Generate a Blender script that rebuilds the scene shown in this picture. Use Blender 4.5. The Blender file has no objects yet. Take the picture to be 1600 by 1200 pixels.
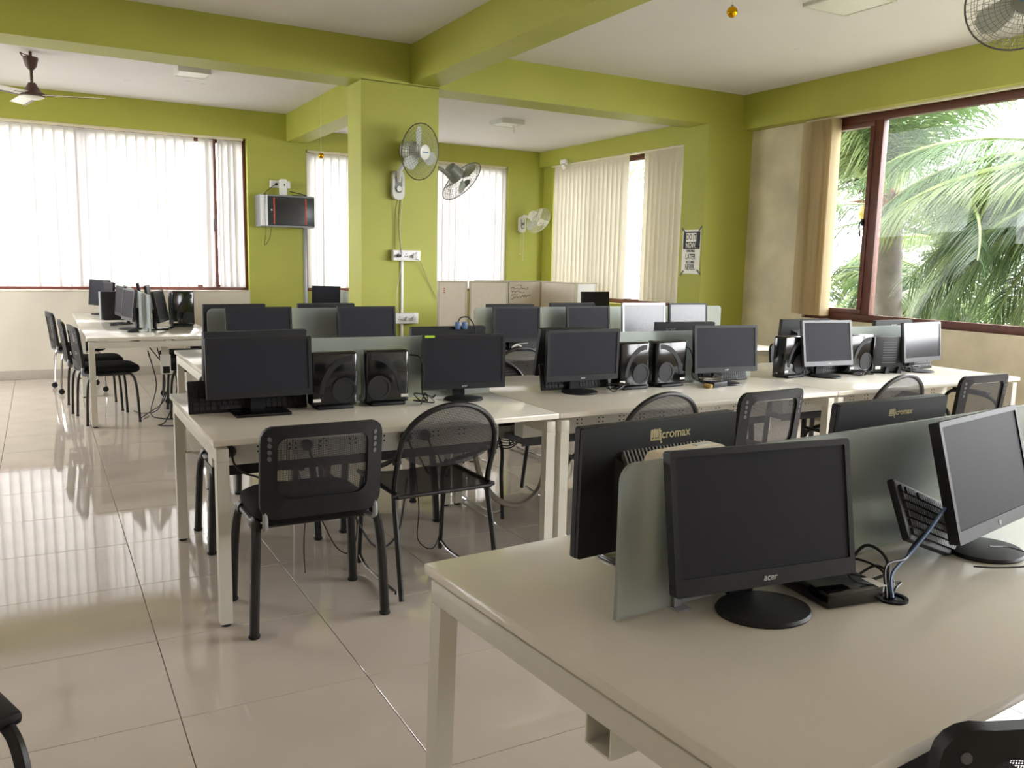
import bpy, bmesh, math, random
from mathutils import Vector, Matrix, Euler

random.seed(7)
SC = bpy.context.scene
COL = SC.collection
PI = math.pi
R = math.radians

# ------------------------------------------------------------------ camera
yaw, pitch, roll, FPX = R(29.155), R(-8.216), R(1.278), 1322.8
fw = Vector((math.sin(yaw) * math.cos(pitch), math.cos(yaw) * math.cos(pitch), math.sin(pitch)))
rt = Vector((math.cos(yaw), -math.sin(yaw), 0))
up = rt.cross(fw)
r2 = rt * math.cos(roll) + up * math.sin(roll)
u2 = -rt * math.sin(roll) + up * math.cos(roll)
cam = bpy.data.cameras.new('camera')
cam.sensor_width = 36
cam.lens = FPX / 1600 * 36
cam.clip_start = 0.05
cam_o = bpy.data.objects.new('camera', cam)
COL.objects.link(cam_o)
mw = Matrix((r2, u2, -fw)).transposed().to_4x4()
mw.translation = Vector((0, 0, 1.44))
cam_o.matrix_world = mw
SC.camera = cam_o

# ------------------------------------------------------------------ sky, exposure
world = bpy.data.worlds.new('overcast_sky')
SC.world = world
world.use_nodes = True
bg = world.node_tree.nodes['Background']
bg.inputs[0].default_value = (1.0, 0.955, 0.985, 1)
bg.inputs[1].default_value = 9.0
SC.view_settings.view_transform = 'Standard'
SC.view_settings.look = 'None'
SC.view_settings.exposure = 1.15
SC.view_settings.gamma = 1
SC.view_settings.use_curve_mapping = False
SC.cycles.use_denoising = True
SC.cycles.max_bounces = 14
SC.cycles.diffuse_bounces = 7
SC.cycles.glossy_bounces = 5
SC.cycles.transmission_bounces = 8
SC.cycles.transparent_max_bounces = 24
SC.cycles.caustics_reflective = False
SC.cycles.caustics_refractive = False
SC.cycles.sample_clamp_indirect = 8.0


def portal(name, loc, rot, sx, sy):
    l = bpy.data.lights.new(name, 'AREA')
    l.shape = 'RECTANGLE'
    l.size, l.size_y = sx, sy
    l.cycles.is_portal = True
    o = bpy.data.objects.new(name, l)
    COL.objects.link(o)
    o.location, o.rotation_euler = loc, rot


# openings of the room, where the daylight comes in
portal('window_daylight', (6.83, 1.7, 1.92), (0, R(90), 0), 1.8, 8.5)
portal('window_daylight', (6.83, 9.2, 1.9), (0, R(90), 0), 1.8, 2.9)
portal('window_daylight', (0.0, 11.19, 1.93), (R(-90), 0, 0), 4.6, 1.85)
portal('window_daylight', (4.51, 11.19, 1.9), (R(-90), 0, 0), 2.95, 1.8)
portal('window_daylight', (-3.18, 9.0, 1.88), (0, R(-90), 0), 1.85, 3.2)  # left opening, added out of view for extra daylight


# ------------------------------------------------------------------ materials
def lin(c):
    return tuple(((v / 255 + .055) / 1.055) ** 2.4 if v > 10 else v / 255 / 12.92 for v in c) + (1,)


MATS = {}


def mat(name, rgb, rough=.5, metal=0, spec=.5, noise=0, nscale=8, bump=0, bscale=200, trans=0, coat=0, **k):
    m = bpy.data.materials.new(name)
    m.use_nodes = True
    nt = m.node_tree
    b = nt.nodes['Principled BSDF']
    c = lin(rgb)
    b.inputs['Base Color'].default_value = c
    b.inputs['Roughness'].default_value = rough
    b.inputs['Metallic'].default_value = metal
    b.inputs['Specular IOR Level'].default_value = spec
    b.inputs['Transmission Weight'].default_value = trans
    b.inputs['Coat Weight'].default_value = coat
    if noise or bump:
        tc = nt.nodes.new('ShaderNodeTexCoord')
    if noise:
        n = nt.nodes.new('ShaderNodeTexNoise')
        n.inputs['Scale'].default_value = nscale
        n.inputs['Detail'].default_value = 5
        nt.links.new(tc.outputs['Object'], n.inputs['Vector'])
        rp = nt.nodes.new('ShaderNodeValToRGB')
        rp.color_ramp.elements[0].position = .3
        rp.color_ramp.elements[1].position = .7
        rp.color_ramp.elements[0].color = tuple(v * (1 - noise) for v in c[:3]) + (1,)
        rp.color_ramp.elements[1].color = tuple(min(1, v * (1 + noise)) for v in c[:3]) + (1,)
        nt.links.new(n.outputs['Fac'], rp.inputs['Fac'])
        nt.links.new(rp.outputs['Color'], b.inputs['Base Color'])
    if bump:
        n2 = nt.nodes.new('ShaderNodeTexNoise')
        n2.inputs['Scale'].default_value = bscale
        nt.links.new(tc.outputs['Object'], n2.inputs['Vector'])
        bp = nt.nodes.new('ShaderNodeBump')
        bp.inputs['Strength'].default_value = bump
        bp.inputs['Distance'].default_value = .002
        nt.links.new(n2.outputs['Fac'], bp.inputs['Height'])
        nt.links.new(bp.outputs['Normal'], b.inputs['Normal'])
    MATS[name] = m
    return m


mat('green_paint', (167, 169, 70), .55, noise=.05, nscale=1.5, bump=.15, bscale=120)
mat('cream_wall', (208, 201, 187), .6, noise=.06, nscale=2.2, bump=.2, bscale=60)
mat('stained_wall', (214, 205, 180), .6, noise=.13, nscale=3.0, bump=.25, bscale=50)
mat('ceiling_white', (226, 222, 226), .75, noise=.02, nscale=2)
mat('skirting', (168, 160, 150), .35, noise=.08, nscale=4)
mat('tile', (200, 189, 178), .05, spec=.55, noise=.05, nscale=3.5)
mat('grout', (120, 112, 104), .8, noise=.05)
mat('laminate', (222, 217, 205), .14, spec=.4, noise=.012, nscale=6)
mat('laminate_edge', (214, 205, 184), .4)
mat('frame_white', (212, 209, 198), .38, noise=.02)
mat('black_plastic', (29, 29, 31), .52, spec=.3, noise=.12, nscale=20, bump=.1, bscale=600)
mat('grey_plastic', (62, 62, 66), .38, noise=.05)
mat('rib_grey', (92, 88, 80), .5, noise=.05)
mat('key_black', (40, 38, 40), .5, spec=.3, noise=.05)
mat('gloss_black', (14, 14, 16), .12, spec=.6, noise=.1)
mat('screen', (42, 42, 48), .6, spec=.12, noise=.05)
mat('screen_glossy', (34, 35, 42), .2, spec=.6, noise=.03)
mat('silver', (150, 152, 158), .3, metal=.9, noise=.03)
mat('chrome', (205, 205, 208), .12, metal=1, noise=.02)
mat('logo_grey', (178, 178, 180), .4, noise=.02)
mat('logo_gold', (196, 184, 140), .4, noise=.02)
mat('logo_dark', (96, 96, 100), .4, noise=.02)
mat('black_fabric', (22, 22, 24), .9, spec=.2, noise=.25, nscale=60, bump=.5, bscale=500)
mat('black_metal', (20, 20, 21), .38, noise=.1)
mat('rubber', (18, 18, 18), .8, noise=.1)
mat('white_plastic', (232, 232, 230), .35, noise=.015)
mat('off_white_plastic', (205, 206, 200), .35, noise=.02)
mat('fan_grey', (112, 116, 108), .4, noise=.03)
mat('fan_white', (224, 222, 212), .35, noise=.02)
mat('fan_blade', (196, 202, 196), .25, noise=.02)
mat('fan_brown', (74, 50, 46), .4, noise=.06)
mat('blue_print', (60, 110, 160), .5, noise=.02)
mat('window_brown', (92, 48, 38), .42, noise=.15, nscale=9)
mat('headrail', (222, 212, 190), .45, noise=.04)
mat('steel_grey', (150, 153, 158), .35, metal=.3, noise=.03)
mat('rack_dark', (52, 58, 66), .3, noise=.05)
mat('rack_glass', (24, 24, 26), .12, spec=.6, noise=.2, nscale=14)
mat('red_trim', (196, 78, 58), .4, noise=.03)
mat('partition_fabric', (226, 216, 204), .7, noise=.03, nscale=20, bump=.2)
mat('partition_white', (236, 236, 240), .4, noise=.01)
mat('partition_trim', (196, 188, 172), .45, noise=.02)
mat('ink', (58, 52, 70), .7, noise=.05)
mat('paper', (236, 234, 226), .7, noise=.02)
mat('poster_black', (30, 30, 34), .6, noise=.08)
mat('tape_grey', (92, 92, 88), .5, noise=.08)
mat('gold', (214, 160, 20), .08, metal=1, noise=.02)
mat('cable_black', (16, 16, 17), .45, noise=.1)
mat('cable_grey', (142, 136, 126), .5, noise=.05)
mat('cable_blue', (66, 96, 140), .45, noise=.05)
mat('cable_white', (214, 212, 206), .5, noise=.02)
mat('sticker_green', (176, 214, 40), .5, noise=.02)
mat('sticker_white', (216, 214, 206), .5, noise=.02)
mat('red_cloth', (196, 60, 60), .8, noise=.3, nscale=30)
mat('palm_green', (74, 98, 54), .42, noise=.25, nscale=2.5)
mat('palm_pale', (112, 128, 84), .42, noise=.2, nscale=2.5)
mat('palm_dark', (42, 62, 34), .4, noise=.25, nscale=2.5)
mat('palm_rib', (110, 124, 74), .5, noise=.15)
mat('palm_trunk', (84, 78, 74), .9, noise=.25, nscale=6, bump=1, bscale=25)
mat('palm_fibre', (104, 72, 58), .95, noise=.35, nscale=14, bump=1, bscale=60)
mat('coconut', (150, 132, 70), .5, noise=.15, nscale=5)
mat('ground_pale', (112, 114, 92), .9, noise=.2, nscale=.4)
mat('jute', (168, 140, 80), .8, noise=.2, nscale=30)


def leafify(name):
    m = MATS[name]
    nt = m.node_tree
    b = nt.nodes['Principled BSDF']
    t = nt.nodes.new('ShaderNodeBsdfTranslucent')
    c = b.inputs['Base Color']
    if c.links:
        nt.links.new(c.links[0].from_socket, t.inputs['Color'])
    mx = nt.nodes.new('ShaderNodeMixShader')
    mx.inputs[0].default_value = .4
    out = nt.nodes['Material Output']
    nt.links.new(b.outputs[0], mx.inputs[1])
    nt.links.new(t.outputs[0], mx.inputs[2])
    nt.links.new(mx.outputs[0], out.inputs[0])


for n_ in ('palm_green', 'palm_pale', 'palm_dark'):
    leafify(n_)


def blind_mat(name, rgb, fac, tint=.6):
    m = mat(name, rgb, .75, spec=.2, noise=.03, nscale=3, bump=.3, bscale=400)
    nt = m.node_tree
    b = nt.nodes['Principled BSDF']
    t = nt.nodes.new('ShaderNodeBsdfTranslucent')
    t.inputs['Color'].default_value = tuple(v * tint for v in lin(rgb)[:3]) + (1,)
    mx = nt.nodes.new('ShaderNodeMixShader')
    mx.inputs[0].default_value = fac
    nt.links.new(b.outputs[0], mx.inputs[1])
    nt.links.new(t.outputs[0], mx.inputs[2])
    nt.links.new(mx.outputs[0], nt.nodes['Material Output'].inputs[0])


blind_mat('blind_white', (240, 236, 236), .42, .5)
blind_mat('blind_cream', (232, 224, 206), .3, .5)
blind_mat('blind_tan', (222, 206, 170), .5, .85)


def glass_mat():
    m = bpy.data.materials.new('window_glass')
    m.use_nodes = True
    nt = m.node_tree
    nt.nodes.remove(nt.nodes['Principled BSDF'])
    tr = nt.nodes.new('ShaderNodeBsdfTransparent')
    tr.inputs[0].default_value = (.93, .96, .95, 1)
    gl = nt.nodes.new('ShaderNodeBsdfGlossy')
    gl.inputs['Roughness'].default_value = .01
    lw = nt.nodes.new('ShaderNodeLayerWeight')
    pw = nt.nodes.new('ShaderNodeMath')
    pw.operation = 'POWER'
    pw.inputs[1].default_value = 5
    fr = nt.nodes.new('ShaderNodeMath')
    fr.operation = 'MULTIPLY_ADD'
    fr.inputs[1].default_value = .9
    fr.inputs[2].default_value = .02
    nt.links.new(lw.outputs['Facing'], pw.inputs[0])
    nt.links.new(pw.outputs[0], fr.inputs[0])
    mx = nt.nodes.new('ShaderNodeMixShader')
    nt.links.new(fr.outputs[0], mx.inputs[0])
    nt.links.new(tr.outputs[0], mx.inputs[1])
    nt.links.new(gl.outputs[0], mx.inputs[2])
    nt.links.new(mx.outputs[0], nt.nodes['Material Output'].inputs[0])
    MATS['window_glass'] = m
    m = mat('frosted_glass', (216, 226, 221), .42, trans=.72, spec=.5, noise=.03, nscale=4)
    m.node_tree.nodes['Principled BSDF'].inputs['IOR'].default_value = 1.25


glass_mat()


def mesh_mat(name, rgb, scale, hole, vert=2):
    """woven mesh: small see-through holes in a fine grid"""
    m = mat(name, rgb, .6, noise=.1, nscale=20)
    nt = m.node_tree
    b = nt.nodes['Principled BSDF']
    tc = nt.nodes.new('ShaderNodeTexCoord')
    sp = nt.nodes.new('ShaderNodeSeparateXYZ')
    nt.links.new(tc.outputs['Object'], sp.inputs[0])

    def M_(op, a, b):
        n = nt.nodes.new('ShaderNodeMath')
        n.operation = op
        for i, q in enumerate((a, b)):
            if q is None:
                continue
            if isinstance(q, (int, float)):
                n.inputs[i].default_value = q
            else:
                nt.links.new(q, n.inputs[i])
        return n.outputs[0]
    other = sp.outputs[vert]
    sa = M_('SINE', M_('MULTIPLY', M_('ADD', sp.outputs[0], other), scale), None)
    sb = M_('SINE', M_('MULTIPLY', M_('SUBTRACT', sp.outputs[0], other), scale), None)
    lt = nt.nodes.new('ShaderNodeMath')
    lt.operation = 'GREATER_THAN'
    lt.inputs[1].default_value = hole
    nt.links.new(M_('MULTIPLY', sa, sb), lt.inputs[0])
    tr = nt.nodes.new('ShaderNodeBsdfTransparent')
    mx = nt.nodes.new('ShaderNodeMixShader')
    nt.links.new(lt.outputs[0], mx.inputs[0])
    nt.links.new(b.outputs[0], mx.inputs[1])
    nt.links.new(tr.outputs[0], mx.inputs[2])
    nt.links.new(mx.outputs[0], nt.nodes['Material Output'].inputs[0])


mesh_mat('black_mesh', (30, 28, 32), 800, .3)
mesh_mat('sling_mesh', (20, 20, 22), 900, .72, 1)


# ------------------------------------------------------------------ mesh helpers
class G:
    def __init__(s):
        s.v, s.f = [], []

    def add(s, vs, fs):
        o = len(s.v)
        s.v += [tuple(v) for v in vs]
        s.f += [tuple(i + o for i in f) for f in fs]
        return s

    def box(s, c, d, rot=None, bevel=0, seg=2):
        bm = bmesh.new()
        bmesh.ops.create_cube(bm, size=1)
        for v in bm.verts:
            v.co = Vector((v.co.x * d[0], v.co.y * d[1], v.co.z * d[2]))
        if bevel:
            bmesh.ops.bevel(bm, geom=bm.edges[:], offset=bevel, segments=seg, affect='EDGES', profile=.5)
        m = (Euler(rot).to_matrix().to_4x4() if rot else Matrix.Identity(4))
        m.translation = Vector(c)
        bm.verts.index_update()
        s.add([m @ v.co for v in bm.verts], [[v.index for v in f.verts] for f in bm.faces])
        bm.free()
        return s

    def b(s, x0, x1, y0, y1, z0, z1, bevel=0):
        return s.box(((x0 + x1) / 2, (y0 + y1) / 2, (z0 + z1) / 2), (abs(x1 - x0), abs(y1 - y0), abs(z1 - z0)), bevel=bevel)

    def tube(s, pts, rad, n=8, closed=False, ry=None, caps=True):
        pts = [Vector(p) for p in pts]
        N = len(pts)
        rads = rad if isinstance(rad, (list, tuple)) else [rad] * N
        vs, fs = [], []
        nrm = None
        for i, p in enumerate(pts):
            if closed:
                t = (pts[(i + 1) % N] - pts[i - 1])
            else:
                t = pts[min(i + 1, N - 1)] - pts[max(i - 1, 0)]
            t = t.normalized() if t.length > 1e-9 else Vector((0, 0, 1))
            if nrm is None:
                a = Vector((1, 0, 0)) if abs(t.x) < .8 else Vector((0, 1, 0))
                nrm = (a - t * a.dot(t)).normalized()
            else:
                nrm = (nrm - t * nrm.dot(t))
                nrm = nrm.normalized() if nrm.length > 1e-6 else Vector((0, 1, 0))
            bn = t.cross(nrm)
            for k in range(n):
                a = 2 * PI * k / n
                vs.append(p + nrm * math.cos(a) * rads[i] + bn * math.sin(a) * (ry if ry else rads[i]))
        M = N if closed else N - 1
        for i in range(M):
            j = (i + 1) % N
            for k in range(n):
                l = (k + 1) % n
                fs.append((i * n + k, i * n + l, j * n + l, j * n + k))
        if not closed and caps:
            fs.append(tuple(range(n))[::-1])
            fs.append(tuple((N - 1) * n + k for k in range(n)))
        return s.add(vs, fs)

    def lathe(s, prof, n=24, m=None):
        m = m or Matrix.Identity(4)
        vs, fs = [], []
        for (r, z) in prof:
            for k in range(n):
                a = 2 * PI * k / n
                vs.append(m @ Vector((r * math.cos(a), r * math.sin(a), z)))
        for i in range(len(prof) - 1):
            for k in range(n):
                l = (k + 1) % n
                fs.append((i * n + k, i * n + l, (i + 1) * n + l, (i + 1) * n + k))
        fs.append(tuple(range(n))[::-1])
        fs.append(tuple((len(prof) - 1) * n + k for k in range(n)))
        return s.add(vs, fs)

    def prism(s, poly, d0, d1, axis='y'):
        """polygon in a plane, extruded along an axis (x: poly is y,z; y: poly is x,z; z: poly is x,y)"""
        def P(a, b, d):
            return {'y': (a, d, b), 'z': (a, b, d), 'x': (d, a, b)}[axis]
        n = len(poly)
        vs = [P(a, b, d0) for a, b in poly] + [P(a, b, d1) for a, b in poly]
        fs = [tuple(range(n)), tuple(range(2 * n - 1, n - 1, -1))]
        fs += [(i, i + n, (i + 1) % n + n, (i + 1) % n) for i in range(n)]
        return s.add(vs, fs)

    def ring(s, outer, inner, y0, y1, mp=None):
        n = len(outer)
        mp = mp or (lambda a, b, d: (a, d, b))
        vs = [mp(a, b, y0) for a, b in outer] + [mp(a, b, y0) for a, b in inner] + \
             [mp(a, b, y1) for a, b in outer] + [mp(a, b, y1) for a, b in inner]
        fs = []
        for i in range(n):
            j = (i + 1) % n
            fs += [(i, j, n + j, n + i), (2 * n + i, 3 * n + i, 3 * n + j, 2 * n + j),
                   (i, 2 * n + i, 2 * n + j, j), (n + i, n + j, 3 * n + j, 3 * n + i)]
        return s.add(vs, fs)

    def xf(s, m):
        s.v = [tuple(m @ Vector(v)) for v in s.v]
        return s

    def mesh(s, name, material, smooth=35):
        me = bpy.data.meshes.new(name)
        me.from_pydata(s.v, [], s.f)
        bm = bmesh.new()
        bm.from_mesh(me)
        bmesh.ops.recalc_face_normals(bm, faces=bm.faces[:])
        bm.to_mesh(me)
        bm.free()
        if smooth:
            me.polygons.foreach_set('use_smooth', [True] * len(me.polygons))
            me.set_sharp_from_angle(angle=R(smooth))
        me.materials.append(MATS[material])
        return me


def rrect(w, h, r, n=5, cx=0, cz=0):
    pts = []
    for (sx, sz, a0) in ((1, 1, 0), (-1, 1, 90), (-1, -1, 180), (1, -1, 270)):
        for k in range(n + 1):
            a = R(a0 + 90 * k / n)
            pts.append((cx + sx * (w / 2 - r) + r * math.cos(a), cz + sz * (h / 2 - r) + r * math.sin(a)))
    return pts


def circle(r, n=24, cx=0, cz=0, rz=None):
    return [(cx + r * math.cos(2 * PI * k / n), cz + (rz or r) * math.sin(2 * PI * k / n)) for k in range(n)]


def bez(pts, n=10):
    """smooth path through the points (Catmull-Rom)"""
    P = [Vector(p) for p in pts]
    P = [P[0] * 2 - P[1]] + P + [P[-1] * 2 - P[-2]]
    out = []
    for i in range(1, len(P) - 2):
        for k in range(n):
            t = k / n
            a, b_, c, d = P[i - 1:i + 3]
            out.append(.5 * ((2 * b_) + (c - a) * t + (2 * a - 5 * b_ + 4 * c - d) * t * t + (3 * b_ - a - 3 * c + d) * t ** 3))
    out.append(P[-2])
    return out


CACHE = {}


def cached(key, fn):
    if key not in CACHE:
        CACHE[key] = fn()
    return CACHE[key]


def obj(name, me, parent=None, loc=(0, 0, 0), rot=(0, 0, 0), label=None, kind=None, scale=None):
    o = bpy.data.objects.new(name, me)
    COL.objects.link(o)
    o.location, o.rotation_euler = loc, rot
    if scale:
        o.scale = scale
    if parent:
        o.parent = parent
    if label:
        o['label'] = label
    if kind:
        o['kind'] = kind
    return o


def thing(name, label, cat, loc=(0, 0, 0), rot=(0, 0, 0), group=None):
    o = obj(name, None, None, loc, rot if isinstance(rot, tuple) else (0, 0, rot), label)
    o.empty_display_size = .1
    o['category'] = cat
    if group:
        o['group'] = group
    return o


def single(name, label, cat, me, loc=(0, 0, 0), rot=(0, 0, 0), group=None):
    o = obj(name, me, None, loc, rot, label)
    o['category'] = cat
    if group:
        o['group'] = group
    return o


def struct(name, me, parent=None, loc=(0, 0, 0), rot=(0, 0, 0)):
    return obj(name, me, parent, loc, rot, kind=None if parent else 'structure')


def text_mesh(s, size, material, depth=.0006, sx=1, align='CENTER', shear=0, bold=0):
    cu = bpy.data.curves.new('lettering', 'FONT')
    cu.body = s
    cu.size = size
    cu.extrude = depth
    cu.align_x = align
    cu.align_y = 'CENTER'
    cu.shear = shear
    cu.offset = bold
    cu.resolution_u = 3
    o = bpy.data.objects.new('lettering', cu)
    COL.objects.link(o)
    me = bpy.data.meshes.new_from_object(o)
    bpy.data.objects.remove(o)
    if sx != 1:
        for v in me.vertices:
            v.co.x *= sx
    me.materials.clear()
    me.materials.append(MATS[material])
    return me

# ------------------------------------------------------------------ the room
ZC = 3.2
YB0, YB1 = 6.825, 7.165          # cross beam and pillars
YW = 10.95                       # back wall
XR = 6.64                        # right wall

# floor: slab with 61 cm polished tiles
floor = struct('floor', G().b(-3.2, 7, -3.2, 11.3, -.12, -.004).mesh('floor', 'grout'))
P = .612
tile_me = G().box((0, 0, -.004), (P - .003, P - .003, .008), bevel=.0012, seg=1).mesh('tile', 'tile')
rest = G()
for i in range(-6, 11):
    for j in range(-10, 14):
        cx, cy = .32 + (i + .5) * P, 2.657 + (j + .5) * P
        if cx > XR or cy > YW or cx < -3 or cy < -3:
            continue
        if -2 <= i and j >= -3:
            obj('tile', tile_me, floor, (cx, cy, 0))
        else:
            rest.box((cx, cy, -.004), (P - .003, P - .003, .008))
o = obj('tile_field', rest.mesh('tile_field', 'tile'), floor, kind='stuff')

struct('ceiling', G().b(-3.2, 7, -3.2, 11.3, ZC, ZC + .15).b(3.04, 6.49, YB1, YW, 3.03, ZC + .01).mesh('ceiling', 'ceiling_white'))

# beams
struct('trim_1', G().b(-3, 6.5, YB0, YB1, 2.87, ZC).mesh('beam', 'green_paint'))
struct('trim_2', G().b(2.785, 3.033, -3, YB0, 2.885, ZC).mesh('beam', 'green_paint'))
struct('trim_3', G().b(2.795, 3.04, YB1, YW, 2.865, ZC).mesh('beam', 'green_paint'))
struct('trim_4', G().b(6.49, 6.9, -3, YB0, 2.85, ZC).b(6.49, 6.9, YB1, YW, 2.81, ZC).mesh('beam', 'green_paint'))
# pillars
struct('wall_centre', G().b(2.35, 3.035, YB0, YB1, 0, 2.875).mesh('pillar', 'green_paint'))
struct('wall_corner', G().b(6.03, 6.9, YB0, 7.19, 0, ZC - .001).mesh('pillar', 'green_paint'))

# back wall with two window openings
W1 = (-2.4, 2.31, 1.0, 2.86)
W2 = (3.04, 5.98, 1.0, 2.79)
g = G()
g.b(-3.2, 6.9, YW, YW + .27, W1[3], ZC)
g.b(W1[1], W2[0], YW, YW + .27, 0, W1[3]).b(W2[1], 6.9, YW, YW + .27, 0, W1[3])
g.b(W2[0], W2[1], YW, YW + .27, W2[3], W1[3]).b(W2[0], W2[1], YW, YW + .27, 0, W2[2])
g.b(-3.2, W1[0], YW, YW + .27, 1, W1[3])
struct('wall_back', g.mesh('wall_back', 'green_paint'))
struct('wall_back_lower', G().b(-3.2, W1[1], YW, YW + .27, 0, .995).mesh('wall', 'cream_wall'))
struct('trim_5', G().b(-3.2, W1[1], YW - .012, YW + .24, .995, 1.01, bevel=.003).mesh('sill', 'cream_wall'))
struct('baseboard_back', G().b(-3, 6.49, YW - .012, YW, 0, .105, bevel=.003).mesh('skirting', 'skirting'))
WL = (7.4, 10.6, .95, 2.8)  # unseen window added to brighten the back-left of the room
struct('wall_left', G().b(-3.2, -3, -3.2, YW, 0, WL[2]).b(-3.2, -3, -3.2, YW, WL[3], ZC).b(-3.2, -3, -3.2, WL[0], WL[2], WL[3]).b(-3.2, -3, WL[1], YW, WL[2], WL[3]).mesh('wall', 'cream_wall'))
struct('wall_front', G().b(-3.2, 7, -3.2, -3, 0, ZC).mesh('wall', 'cream_wall'))
struct('baseboard_left', G().b(-3, -2.988, -3, YW, 0, .105).mesh('skirting', 'skirting'))

# right wall: plastered front part with a wide window, green back part with another
WR = (-2.6, 6.0, .955, 2.845)  # near end, out of view, lengthened to bring more light onto the front desk
WB = (7.72, 10.68, .93, 2.81)
g = G()
g.b(XR, 6.9, -3, YB0, 0, WR[2]).b(XR, 6.9, -3, WR[0], WR[2], 2.86).b(XR, 6.9, WR[1], YB0, WR[2], 2.86)
struct('wall_right', g.mesh('wall', 'stained_wall'))
g = G()
g.b(6.57, 6.9, 7.19, YW, 0, WB[2]).b(6.57, 6.9, 7.19, WB[0], WB[2], 2.82).b(6.57, 6.9, WB[1], YW, WB[2], 2.82)
struct('wall_right_back', g.mesh('wall', 'green_paint'))
struct('baseboard_right', G().b(XR - .012, XR, -3, YB0, 0, .105).mesh('skirting', 'skirting'))


# ------------------------------------------------------------------ windows
def window(name, axis, a0, a1, z0, z1, d0, d1, mull, sash=None):
    """brown frame with panes; axis 'x' or 'y' is the running direction"""
    def bb(g, p0, p1, q0, q1, r0, r1):
        return g.b(p0, p1, q0, q1, r0, r1, bevel=.004) if axis == 'x' else g.b(q0, q1, p0, p1, r0, r1, bevel=.004)
    g = G()
    t = .07
    bb(g, a0, a1, d0, d1, z0, z0 + t)
    bb(g, a0, a1, d0, d1, z1 - t, z1)
    bb(g, a0, a0 + t, d0, d1, z0 + t, z1 - t)
    bb(g, a1 - t, a1, d0, d1, z0 + t, z1 - t)
    w = struct(name, g.mesh('window_frame', 'window_brown'))
    edges = [a0 + t]
    for (m0, m1) in mull:
        obj('mullion', bb(G(), m0, m1, d0, d1, z0 + t, z1 - t).mesh('mullion', 'window_brown'), w)
        edges += [m0, m1]
    edges.append(a1 - t)
    dm = (d0 + d1) / 2
    for i in range(0, len(edges), 2):
        obj('pane', bb(G(), edges[i], edges[i + 1], dm - .003, dm + .003, z0 + t, z1 - t).mesh('pane', 'window_glass'), w)
        if sash and i // 2 in sash:
            s = .045
            e0, e1 = edges[i], edges[i + 1]
            q = G()
            bb(q, e0, e1, d0 - .008, d1, z0 + t, z0 + t + s)
            bb(q, e0, e1, d0 - .008, d1, z1 - t - s, z1 - t)
            bb(q, e0, e0 + s, d0 - .008, d1, z0 + t + s, z1 - t - s)
            bb(q, e1 - s, e1, d0 - .008, d1, z0 + t + s, z1 - t - s)
            obj('sash', q.mesh('sash', 'window_brown'), w)
    return w


w1 = window('window_1', 'x', W1[0], W1[1], W1[2] + .01, W1[3], YW + .1, YW + .17, [(-1.0, -.92), (.45, .53), (1.88, 1.96)])
w2 = window('window_2', 'x', W2[0], W2[1], W2[2], W2[3], YW + .1, YW + .17, [(4.0, 4.07), (5.0, 5.07)])
w3 = window('window_3', 'y', WR[0], WR[1], WR[2], WR[3], 6.68, 6.75, [(-.1, -.02), (2.3, 2.38), (5.25, 5.34)], sash=(3,))
w4 = window('window_4', 'y', WB[0], WB[1], WB[2], WB[3], 6.66, 6.73, [(8.1, 8.17), (9.6, 9.67)])

window('added_window', 'y', WL[0], WL[1], WL[2], WL[3], -3.12, -3.05, [(8.9, 8.98)])  # frame for the added left window that serves as fill light


def handle(parent, loc, rz):
    hm = cached('handle', lambda: G().box((0, -.008, 0), (.022, .016, .06), bevel=.004).tube(
        bez([(0, -.014, .005), (0, -.04, .0), (0, -.045, -.04), (0, -.03, -.13)], 5), .008, 8).mesh('handle', 'black_metal'))
    obj('handle', hm, parent, loc, (0, 0, rz), label='black casement handle')


handle(w3, (6.672, 5.385, 1.87), R(-90))
handle(w1, (1.92, YW + .1, 1.86), 0)

# ------------------------------------------------------------------ vertical blinds
SLW = .127


def slat_mesh(h, material):
    def mk():
        g = G()
        n = 4
        vs, fs = [], []
        for zi in (0, -h):
            for k in range(n + 1):
                t = k / n * 2 - 1
                vs.append((t * SLW / 2, .006 * (1 - t * t), zi))
        for k in range(n):
            fs.append((k, k + 1, n + 2 + k, n + 1 + k))
        g.add(vs, fs)
        return g.mesh('slat', material, smooth=60)
    return cached(('slat', round(h, 3), material), mk)


def blind(label, axis, a0, a1, pos, ztop, zbot, slats, material):
    t = thing('vertical_blind', label, 'blind', ((a0 + a1) / 2, pos, zbot) if axis == 'x' else (pos, (a0 + a1) / 2, zbot))
    L = a1 - a0
    H = ztop - zbot
    g = G()
    if axis == 'x':
        g.b(-L / 2, L / 2, -.02, .02, H, H + .035, bevel=.004)
    else:
        g.b(-.02, .02, -L / 2, L / 2, H, H + .035, bevel=.004)
    obj('headrail', g.mesh('headrail', 'headrail'), t)
    mid = (a0 + a1) / 2
    for (a, ang) in slats:
        h = H - random.uniform(0, .012)
        me = slat_mesh(round((ztop - zbot) - .012, 2), material)
        lean = random.uniform(-.004, .004)
        if axis == 'x':
            obj('slat', me, t, (a - mid, 0, H - .004), (lean, lean, R(ang)))
        else:
            obj('slat', me, t, (0, a - mid, H - .004), (lean, lean, R(90 + ang)))
    return t


def run(a0, a1, step, ang, jit=4):
    n = int((a1 - a0) / step)
    return [(a0 + (i + .5) * step, ang + random.uniform(-jit, jit)) for i in range(n)]


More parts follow.
